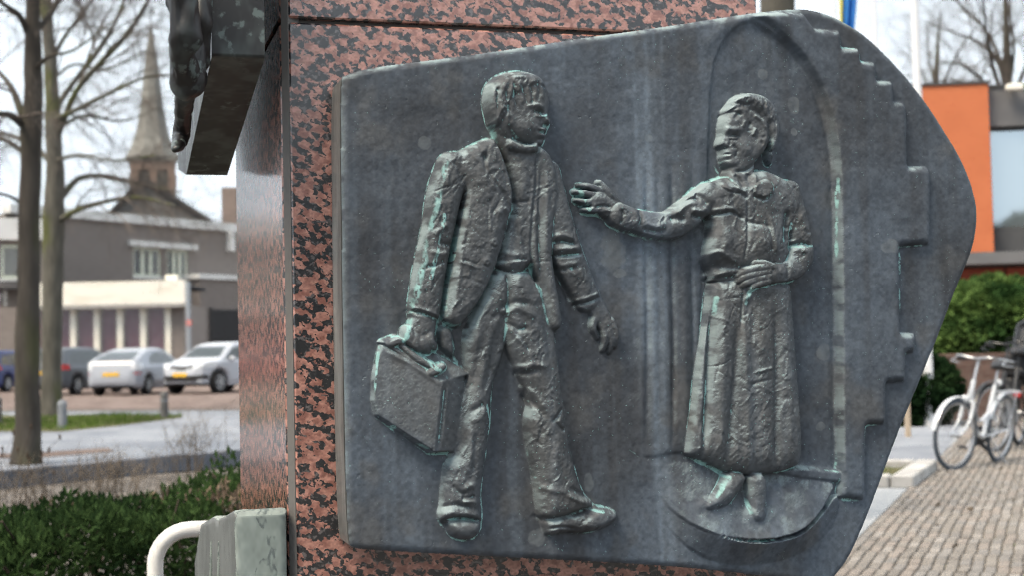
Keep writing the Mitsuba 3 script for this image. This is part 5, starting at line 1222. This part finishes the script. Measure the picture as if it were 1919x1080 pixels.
def bicycle(label, pos, yaw, lean, steer, col, seat=False, crate=False, bags=False, size=1.0, tyre='tyre_grey'):
    mt_ = 'bike_black' if col == 'bike_black' else 'steel'
    k = thing('bicycle', label, 'bicycle', 'parked bicycles')
    R_ = .345; wb = 1.10
    M = rotz(yaw, pos) @ trimesh.transformations.rotation_matrix(lean, [1, 0, 0]) @ np.diag([size, size, size, 1])
    ax = V3(-.30, 0, .954)                                         # steering axis
    hd_ = V3(wb - .02 - .33 * .62, 0, .78)                          # head tube middle
    ST3 = M @ trimesh.transformations.rotation_matrix(steer, ax, hd_)
    def P(nm, m_, mt, Mx=M, par=None, sm=35, **kw): return obj(nm, moved(m_, Mx), mt, par or k, smooth=sm, **kw)
    for nm, x, Mx in (('rear_wheel', 0, M), ('front_wheel', wb, ST3)):
        c = trimesh.transformations.translation_matrix((x, 0, R_))
        w = P(nm, ring(R_ - .018, .019), tyre, Mx @ c)
        P('rim', ring(R_ - .046, .011, 44, 6), 'steel', Mx @ c, w)
        P('hub', moved(trimesh.creation.cylinder(.028, .09, sections=14), frame(V3(0, 0, 0), V3(1, 0, 0), V3(0, 0, 1), V3(0, -1, 0))), 'steel', Mx @ c, w)
        sp_ = []
        for i in range(28):
            a = 2 * math.pi * i / 28; b = a + (.5 if i % 2 else -.5); s = .03 * (1 if i % 4 < 2 else -1)
            sp_.append(tube([(.026 * math.cos(b), s, .026 * math.sin(b)), ((R_ - .05) * math.cos(a), 0, (R_ - .05) * math.sin(a))], .0013, 4, caps=False))
        P('spokes', cat_(sp_), 'steel', Mx @ c, w, kind='stuff')
        a = np.linspace(.35 if x == 0 else .15, 3.0 if x == 0 else 2.75, 20)
        gd = []
        for s in (-.026, 0, .026): gd.append(np.stack([(R_ + .028 - abs(s) * .35) * np.cos(a), a * 0 + s, (R_ + .028 - abs(s) * .35) * np.sin(a)], 1))
        v = np.vstack(gd); f = []
        for q_ in range(2):
            for i in range(19): f += [(q_ * 20 + i, q_ * 20 + i + 1, q_ * 20 + 21 + i), (q_ * 20 + i, q_ * 20 + 21 + i, q_ * 20 + 20 + i)]
        P('mudguard', trimesh.Trimesh(v, f, process=False), col, Mx @ c, sm=True)
    bb = V3(.46, 0, .29); st = V3(.30, 0, .80)
    ht, hb = hd_ + ax * .09, hd_ - ax * .10
    P('frame', cat_([T3([hb, hb + V3(-.05, 0, -.10), V3(.66, 0, .36), bb], .026), T3([ht - ax * .03, hb + V3(-.11, 0, -.06), V3(.60, 0, .46), V3(.395, 0, .52)], .017), T3([bb, st], .021), T3([hb, ht], .025)]), col, label='step-through frame')
    P('stays', cat_([T3([V3(.43, s * .02, .30), V3(.0, s * .06, R_)], .010) for s in (-1, 1)] + [T3([st - V3(0, 0, .06), V3(.0, s * .06, R_)], .009) for s in (-1, 1)]), col)
    fk = []
    for s in (-1, 1): fk.append(T3([hb - ax * .03 + V3(0, s * .055, 0), hb - ax * .20 + V3(0, s * .058, 0), V3(wb, s * .055, R_)], [.019] * 9 + [.011] * 9))
    P('fork', cat_(fk + [T3([hb - ax * .03 + V3(0, -.06, 0), hb - ax * .03 + V3(0, .06, 0)], .024)]), col, ST3)
    hp_ = ht + ax * .20
    P('stem', cat_([T3([ht, hp_], .014), T3([hp_, hp_ + V3(.05, 0, .02)], .014)]), mt_, ST3)
    c = hp_ + V3(.05, 0, .02)
    bar = [c + V3(-.22, -.29, -.02), c + V3(-.10, -.28, .0), c + V3(.02, -.16, .02), c, c + V3(.02, .16, .02), c + V3(-.10, .28, .0), c + V3(-.22, .29, -.02)]
    P('handlebar', T3(bar, .0115, 30), mt_, ST3)
    for s in (-1, 1):
        P('grip', T3([c + V3(-.25, s * .29, -.025), c + V3(-.12, s * .282, -.003)], .017), 'rubber', ST3)
        P('brake_lever', T3([c + V3(-.08, s * .27, -.01), c + V3(-.02, s * .285, -.045), c + V3(-.17, s * .30, -.06)], .007), mt_, ST3)
    P('brake_cable', T3([c + V3(-.05, .26, 0), c + V3(.12, .12, .06), c + V3(.08, .02, -.12), hb + V3(.03, .02, 0)], .003, 20, 5), 'rubber', ST3)
    lm = trimesh.creation.icosphere(2, .04); lm.apply_scale([1.1, .9, 1]); lm.apply_translation(hb - ax * .02 + V3(.075, 0, .02)); P('headlamp', lm, 'clear_lamp', ST3, sm=True)
    P('seat_post', T3([st, st + V3(-.035, 0, .16)], .013), mt_)
    sc = st + V3(-.04, 0, .19)
    hs = [m3.Manifold.sphere(r_, 16).translate(tuple(sc + V3(*o))) for r_, o in ((.05, (-.11, .075, 0)), (.05, (-.11, -.075, 0)), (.035, (.0, .04, .0)), (.035, (0, -.04, 0)), (.024, (.15, 0, -.005)))]
    sd = m3.Manifold.batch_hull(hs[:4]) + m3.Manifold.batch_hull(hs[2:])
    P('saddle', tm(sd), 'saddle_black', sm=40)
    P('rear_rack', cat_([T3([V3(.16, s * .05, .72), V3(-.28, s * .06, .72)], .006) for s in (-1, 1)] + [T3([V3(x, -.055, .72), V3(x, .055, .72)], .005) for x in (.1, -.05, -.2, -.28)] + [T3([V3(-.15, s * .06, .72), V3(0, s * .065, R_)], .005) for s in (-1, 1)]), 'steel' if col != 'bike_black' else 'bike_black')
    cg = prism([(-.06, -.05), (.44, -.10), (.53, -.08), (.56, 0), (.53, .08), (.44, .10), (-.06, .05)], .03); P('chain_guard', moved(cg, frame(V3(0, -.05, .335 - .03), V3(1, 0, -.04), V3(0.04, 0, 1), V3(0, -1, 0))), 'plastic')
    for s in (-1, 1): P('crank', T3([bb + V3(0, s * .09, 0), bb + V3(-s * .12, s * .10, s * .12)], .010), mt_)
    for s in (-1, 1): P('pedal', box(bb[0] - s * .12, s * .14 , bb[2] + s * .12, .09, .08, .022, .006), 'rubber')
    P('kickstand', T3([V3(.36, .04, .27), V3(.20, .19, .005)], .009), mt_)
    rl = box(-.32, 0, .68, .03, .08, .05, .01); P('rear_lamp', rl, 'red_lamp')
    if seat:
        o = V3(.02, 0, .78)
        sh = m3.Manifold.batch_hull([m3.Manifold.sphere(.07, 18).translate(tuple(o + V3(*q_))) for q_ in ((.05, .13, .0), (.05, -.13, .0), (-.16, .12, .02), (-.16, -.12, .02))]) + m3.Manifold.batch_hull([m3.Manifold.sphere(.06, 18).translate(tuple(o + V3(*q_))) for q_ in ((-.16, .13, .0), (-.16, -.13, .0), (-.27, .10, .46), (-.27, -.10, .46), (-.25, 0, .52))])
        sh -= m3.Manifold.batch_hull([m3.Manifold.sphere(.06, 18).translate(tuple(o + V3(*q_))) for q_ in ((.14, .10, .12), (.14, -.10, .12), (-.08, .10, .10), (-.08, -.10, .10), (-.17, .08, .46), (-.17, -.08, .46), (.1, 0, .5))])
        P('child_seat', tm(sh), 'bike_black', sm=40, label='black child seat over the rear wheel')
        for s in (-1, 1): P('foot_rest', T3([o + V3(.06, s * .18, .0), o + V3(.12, s * .19, -.25), o + V3(.18, s * .17, -.30)], .022), 'bike_black')
    if bags:
        for s in (-1, 1):
            g2 = m3.Manifold.batch_hull([m3.Manifold.sphere(.03, 14).translate((x, s * y, z)) for x in (-.26, .10) for y in (.09, .17) for z in (.34, .68)])
            P('pannier_bag', tm(g2), 'saddle_black', sm=40)
        g3 = m3.Manifold.batch_hull([m3.Manifold.sphere(.04, 14).translate((x, y, z)) for x in (-.25, .08) for y in (-.12, .12) for z in (.78, .92)])
        P('rack_bag', tm(g3), 'saddle_black', sm=40)
    if crate:
        b = m3.Manifold.cube((.30, .40, .22), True) - m3.Manifold.cube((.28, .38, .22), True).translate((0, 0, .02))
        P('front_crate', moved(tm(b), trimesh.transformations.translation_matrix(c + V3(.20, 0, -.02))), 'plastic', ST3, sm=False)
    return k
def place_bike(fx, fy, rx, ry):
    a, b = ground(fx, fy), ground(rx, ry); d = a - b; return math.atan2(d[1], d[0]), a, b
yaw, fa, fb = place_bike(1785, 884, 1866, 864); yaw = math.radians(230)
bicycle('silver step-through city bicycle on its kickstand on the brick paving', tuple(fa - V3(math.cos(yaw), math.sin(yaw), 0) * 1.0), yaw, math.radians(-9), math.radians(-12), 'bike_silver', size=.9)
c2 = ground(1908, 836)
bicycle('black bicycle with a child seat, behind the silver bicycle at the right edge', tuple(c2), yaw + .15, math.radians(-6), math.radians(-20), 'bike_black', seat=True, bags=True, tyre='rubber')

# ------------------------------------------------------------------ right side: bush, hedge, wall
def crown(name, label, cat, centre, rad, n, leaf, ln, wd, seed, freq=2.2, thr=.46, droop=.3, stem=None, shell=.35, group=None):
    k = thing(name, label, cat, group); c, rr = np.array(centre), np.array(rad)
    def f(p):
        d = (p - c) / rr; rn = np.linalg.norm(d, axis=1)
        lob = .34 * (meshkit.fbm(d / (rn[:, None] + 1e-6) * 2.3 + seed, 3, seed) - .5)
        return (1 + lob - rn) * rr.min()
    p, g_, fv = bushy(f, c - rr * 1.25, c + rr * 1.25, n, rng, freq, thr, seed)
    s = (fv < shell * rr.min()) & (p[:, 2] > .03); p, g_ = p[s], g_[s]
    obj('foliage', leaves(p, g_ * .8 + [0, 0, .2], ln, wd, rng, .55, droop), leaf, k, kind='stuff')
    if stem:
        ms = [tube(spline([V3(c[0] + rng.normal(0, .08), c[1] + rng.normal(0, .08), 0), V3(c[0] + rng.normal(0, rr[0] * .2), c[1] + rng.normal(0, rr[1] * .2), c[2] * .7), V3(c[0] + rng.normal(0, rr[0] * .45), c[1] + rng.normal(0, rr[1] * .4), c[2] + rr[2] * .6)], 8), np.linspace(stem, stem * .3, 8), 6) for _ in range(7)]
        obj('stems', cat_(ms), 'twig_bark', k, kind='stuff')
    return k
bz = 21.5
bc = at(1872, 622, bz)
crown('green_bush', 'bright green feathery evergreen bush behind the bicycles', 'bush', bc, (1.05, 1.0, .78), 150000, 'bush_leaf', .14, .05, 5, 2.4, .45, .45, .05)
bc2 = at(1995, 640, bz + .6)
crown('green_bush', 'green evergreen bush cut off by the right edge of the photo', 'bush', bc2, (1.0, 1.0, .8), 60000, 'bush_leaf', .14, .05, 8, 2.4, .45, .45, .05)
hc = ground(1735, 803)
crown('ivy_hedge', 'dark leafy hedge at the foot of the brick wall beside the stake', 'hedge', hc + V3(-.35, .75, .42), (1.05, .60, .62), 110000, 'ivy_leaf', .075, .05, 12, 4, .44, .2, .03)
BWL = tag('garden_wall', 'low dark red brick garden wall below the evergreen bush', 'wall')
wa_, wb_ = at(1690, 700, 20.3), at(2010, 700, 20.6); Mw_, Lw = wall_frame(wa_, wb_)
wh = at(1820, 672, 20.4)[2]
obj('wall', fitting(Mw_, 0, Lw, 0, .22, 0, wh), 'red_brick', BWL); obj('coping', fitting(Mw_, -.03, Lw + .03, -.02, .24, wh, wh + .06, .008), 'red_brick', BWL)

# ------------------------------------------------------------------ the modern building
mat('orange_wall', mikit.proc(lambda p, n, uv: MX(MX((.46, .135, .058), (.55, .175, .078), FB(p.x * 1.4, p.y * 1.4, p.z * 1.4, 4)), (.42, .09, .03), S(.6, .85, FB(p.x * 14, p.y * 14, p.z * 14, 3)) * .5)), .8, .3)
varied('grey_cladding', (.125, .125, .13), (.165, .165, .17), 1.2, .6)
varied('dark_cladding', (.05, .052, .055), (.075, .077, .08), 1.5, .6)
mat('mirror_glass', (.02, .025, .028), .02, 1.0, metal=0.0, clear=1.0)
scene['mirror_glass'] = {'type': 'twosided', 'b': {'type': 'principled', 'base_color': rgb((.50, .58, .62)), 'metallic': .8, 'roughness': .015, 'specular': .8}}
ZM = 30.0
OB = tag('office_building', 'modern building with an orange wall panel, grey bands and a large reflecting window', 'building')
o0, o1 = at(1480, 400, ZM + .4), at(1862, 400, ZM)
Mo, Lo = wall_frame(o0, o1)
def ox(x, y=400):
    r = ray(x, y); n = Mo[:3, 1]; p = EYE + r * (((Mo[:3, 3] - EYE) @ n) / (r @ n)); return (p - Mo[:3, 3]) @ Mo[:3, 0]
def oz(x, y):
    r = ray(x, y); n = Mo[:3, 1]; p = EYE + r * (((Mo[:3, 3] - EYE) @ n) / (r @ n)); return p[2]
xr = ox(1857, 310); zt_, zb_ = oz(1850, 156), oz(1860, 471)
obj('orange_panel', fitting(Mo, 0, xr, 0, 6, zb_, zt_), 'orange_wall', OB, label='flat orange rendered wall')
obj('parapet_cap', fitting(Mo, -.05, xr + .04, -.04, 6.04, zt_ + .002, zt_ + .06), 'dark_cladding', OB)
zf0, zf1 = oz(1890, 232), oz(1890, 158)
obj('fascia', fitting(Mo, xr + .003, xr + 9, .25, 6, zf0, zf1), 'grey_cladding', OB, label='plain grey fascia over the window')
obj('fascia_cap', fitting(Mo, xr + .045, xr + 9, .20, 6, zf1 + .002, zf1 + .05), 'dark_cladding', OB)
zg0, zg1 = oz(1890, 428), zf0 - .01
for i in range(4):
    a = xr + .02 + i * 2.1
    w = obj('window', cat_([fitting(Mo, a, a + .07, .35, .48, zg0, zg1), fitting(Mo, a + 2.03, a + 2.1, .35, .48, zg0, zg1), fitting(Mo, a + .07, a + 2.03, .35, .48, zg0, zg0 + .07), fitting(Mo, a + .07, a + 2.03, .35, .48, zg1 - .07, zg1)]), 'dark_cladding', OB)
    obj('pane', fitting(Mo, a + .07, a + 2.03, .42, .44, zg0 + .07, zg1 - .07), 'mirror_glass', w)
obj('sill_panel', fitting(Mo, xr + .003, xr + 9, .34, 6, zb_ - .01, zg0 - .002), 'dark_cladding', OB)
zl = oz(1860, 494)
obj('band', fitting(Mo, -.1, xr + 9, -.12, 5.9, zl, zb_ - .012), 'grey_cladding', OB, label='grey band above the ground floor')
obj('ground_floor', fitting(Mo, .2, xr + 9, .8, 5.5, 0, zl - .002), 'dark_cladding', OB)
mat('red_door', (.30, .06, .03), .6, .4)
for i in range(5): obj('door_panel', fitting(Mo, ox(1815) + i * .95 - 1, ox(1815) + i * .95 - .1, .72, .797, .1, zl - .05), 'red_door', OB)
lm_ = at(1901, 163, ZM - .05)
obj('wall_lamp', cat_([moved(box(0, 0, 0, .34, .2, .14, .03), frame(lm_, Mo[:3, 0], Mo[:3, 1], ZV)), moved(box(0, .3, .02, .06, .6, .06), frame(lm_, Mo[:3, 0], Mo[:3, 1], ZV))]), 'cream_paint', OB)

# flag poles and the flag
mat('pole_white', (.72, .73, .74), .4, .5)
mat('flag_blue', mikit.proc(lambda p, n, uv: MX((.02, .13, .42), (.04, .20, .55), FB(p.x * 6, p.y * 6, p.z * 3, 2))), .8, .3)
mat('flag_yellow', (.62, .55, .08), .8, .3)
def pole(label, x, Z, r0, top):
    k = thing('flagpole', label, 'flagpole', 'white flagpoles'); o = at(x, 100, Z); o[2] = 0
    n = 14; obj('pole', tube([o + ZV * top * i / n for i in range(n + 1)], np.linspace(r0, r0 * .55, n + 1), 14), 'pole_white', k, smooth=40)
    b = trimesh.creation.icosphere(2, r0 * .8); b.apply_translation(o + ZV * (top + r0 * .5)); obj('finial', b, 'pole_white', k, smooth=True)
    return o
pole('thin white flagpole nearest the blue flag', 1642, 24, .05, 8.4)
pole('thicker white flagpole beside the bare trees', 1717, 19, .075, 8.0)
po3 = pole('white flagpole that carries the blue flag', 1566, 24, .045, 8.2)
FL = tag('blue_flag', 'limp blue and yellow flag hanging beside the top of the relief', 'flag')
fz0, fz1 = at(1590, 95, 24)[2], 8.0
nz_, nx_ = 30, 26
def cloth(u0, u1, wob):
    v = []
    for j in range(nz_):
        t_ = j / (nz_ - 1); z = fz1 + (fz0 - fz1) * t_
        for i in range(nx_):
            u = u0 + (u1 - u0) * i / (nx_ - 1)
            x = po3[0] + .06 + u * (.30 + .05 * math.sin(t_ * 5)); y = 24 + wob * math.sin(u * 19 + t_ * 2.2) * (.4 + .6 * u)
            v.append((x, y, z - .25 * u))
    v = np.array(v); i, j = np.meshgrid(range(nx_ - 1), range(nz_ - 1)); a = (j * nx_ + i).ravel()
    return trimesh.Trimesh(v, np.vstack([np.stack([a, a + 1, a + nx_ + 1], 1), np.stack([a, a + nx_ + 1, a + nx_], 1)]), process=False)
obj('blue_field', cloth(.30, 1.0, .07), 'flag_blue', FL, smooth=True); obj('yellow_edge', cloth(.10, .2995, .07), 'flag_yellow', FL, smooth=True)

# bare trees behind the building
def trunk_at(x, Z, y): 
    p = at(x, y, Z); return V3(p[0], p[1], 0)
ZB = 48.0; wB = ZB / F
b0 = trunk_at(1890, ZB, 150)
tree('wide bare tree rising behind the grey fascia', [b0, at(1890, 300, ZB), at(1889, 170, ZB), at(1886, 60, ZB), at(1880, -120, ZB)], [16 * wB, 13 * wB, 9 * wB, 6 * wB, 2 * wB],
     [lim(ZB, [(1888, 190), (1872, 120), (1835, 80), (1790, 62), (1735, 40)], 6 * wB, 2 * wB, dz=2), lim(ZB, [(1888, 200), (1862, 130), (1850, 70), (1842, 0), (1830, -90)], 6 * wB, 2 * wB, dz=-2), lim(ZB, [(1890, 170), (1900, 90), (1893, 20), (1900, -60)], 5 * wB, 2 * wB, dz=1),
      lim(ZB, [(1890, 200), (1920, 130), (1945, 60), (1970, 0)], 6 * wB, 2 * wB, dz=-1), lim(ZB, [(1886, 140), (1850, 60), (1800, 10), (1760, -60)], 5 * wB, 2 * wB, dz=2.5), lim(ZB, [(1888, 210), (1840, 150), (1800, 120), (1760, 118)], 5 * wB, 2 * wB, dz=-2.5), lim(ZB, [(1888, 220), (1850, 170), (1790, 150), (1740, 152)], 4 * wB, 2 * wB, dz=1.5)],
     41, 'bark', .5, 2.6, 2, droop=.2)
ZB2 = 60.0; w2b = ZB2 / F; b1 = trunk_at(1752, ZB2, 150)
tree('smaller bare tree behind the orange wall, beside the flagpole', [b1, at(1752, 300, ZB2), at(1752, 190, ZB2), at(1756, 110, ZB2), at(1762, 20, ZB2)], [12 * w2b, 10 * w2b, 7 * w2b, 4 * w2b, 1.5 * w2b],
     [lim(ZB2, [(1752, 200), (1735, 150), (1715, 110), (1700, 80)], 4 * w2b, 1.5 * w2b, dz=1), lim(ZB2, [(1752, 200), (1775, 140), (1800, 90), (1830, 50)], 4 * w2b, 1.5 * w2b, dz=-2), lim(ZB2, [(1754, 160), (1740, 100), (1738, 50)], 3 * w2b, 1.5 * w2b, dz=2), lim(ZB2, [(1752, 220), (1790, 170), (1840, 140)], 4 * w2b, 1.5 * w2b, dz=2)],
     47, 'bark', .45, 2.2, 2, droop=.3)
ZB3 = 9.0; w3 = ZB3 / F
tree('mossy tree trunk that shows just above the top edge of the relief', [trunk_at(1462, ZB3, 10), at(1458, 600, ZB3), at(1457, 100, ZB3), at(1456, -100, ZB3), at(1450, -500, ZB3), at(1445, -1100, ZB3)], [44 * w3, 36 * w3, 33 * w3, 31 * w3, 26 * w3, 12 * w3],
     [lim(ZB3, [(1456, -420), (1560, -700), (1700, -1000)], 14 * w3, 5 * w3, dz=.6), lim(ZB3, [(1452, -520), (1330, -800), (1200, -1100)], 14 * w3, 5 * w3, dz=.8)], 53, 'bark_mossy', .5, .7, 1)
# trees across the square, behind the photographer: seen only mirrored in the office window
for i, (x, y, h) in enumerate(((14, -46, 4.6), (24, -50, 5.4), (34, -44, 4.8), (44, -52, 5.6))):
    crown('park_tree', ('first', 'second', 'third', 'fourth')[i] + ' dark tree from the left, seen only as a reflection in the office window', 'tree', (x, y, h), (5.0, 3.5, h * .95), 26000, 'ivy_leaf', .55, .30, 60 + i, .5, .47, .1, .3)
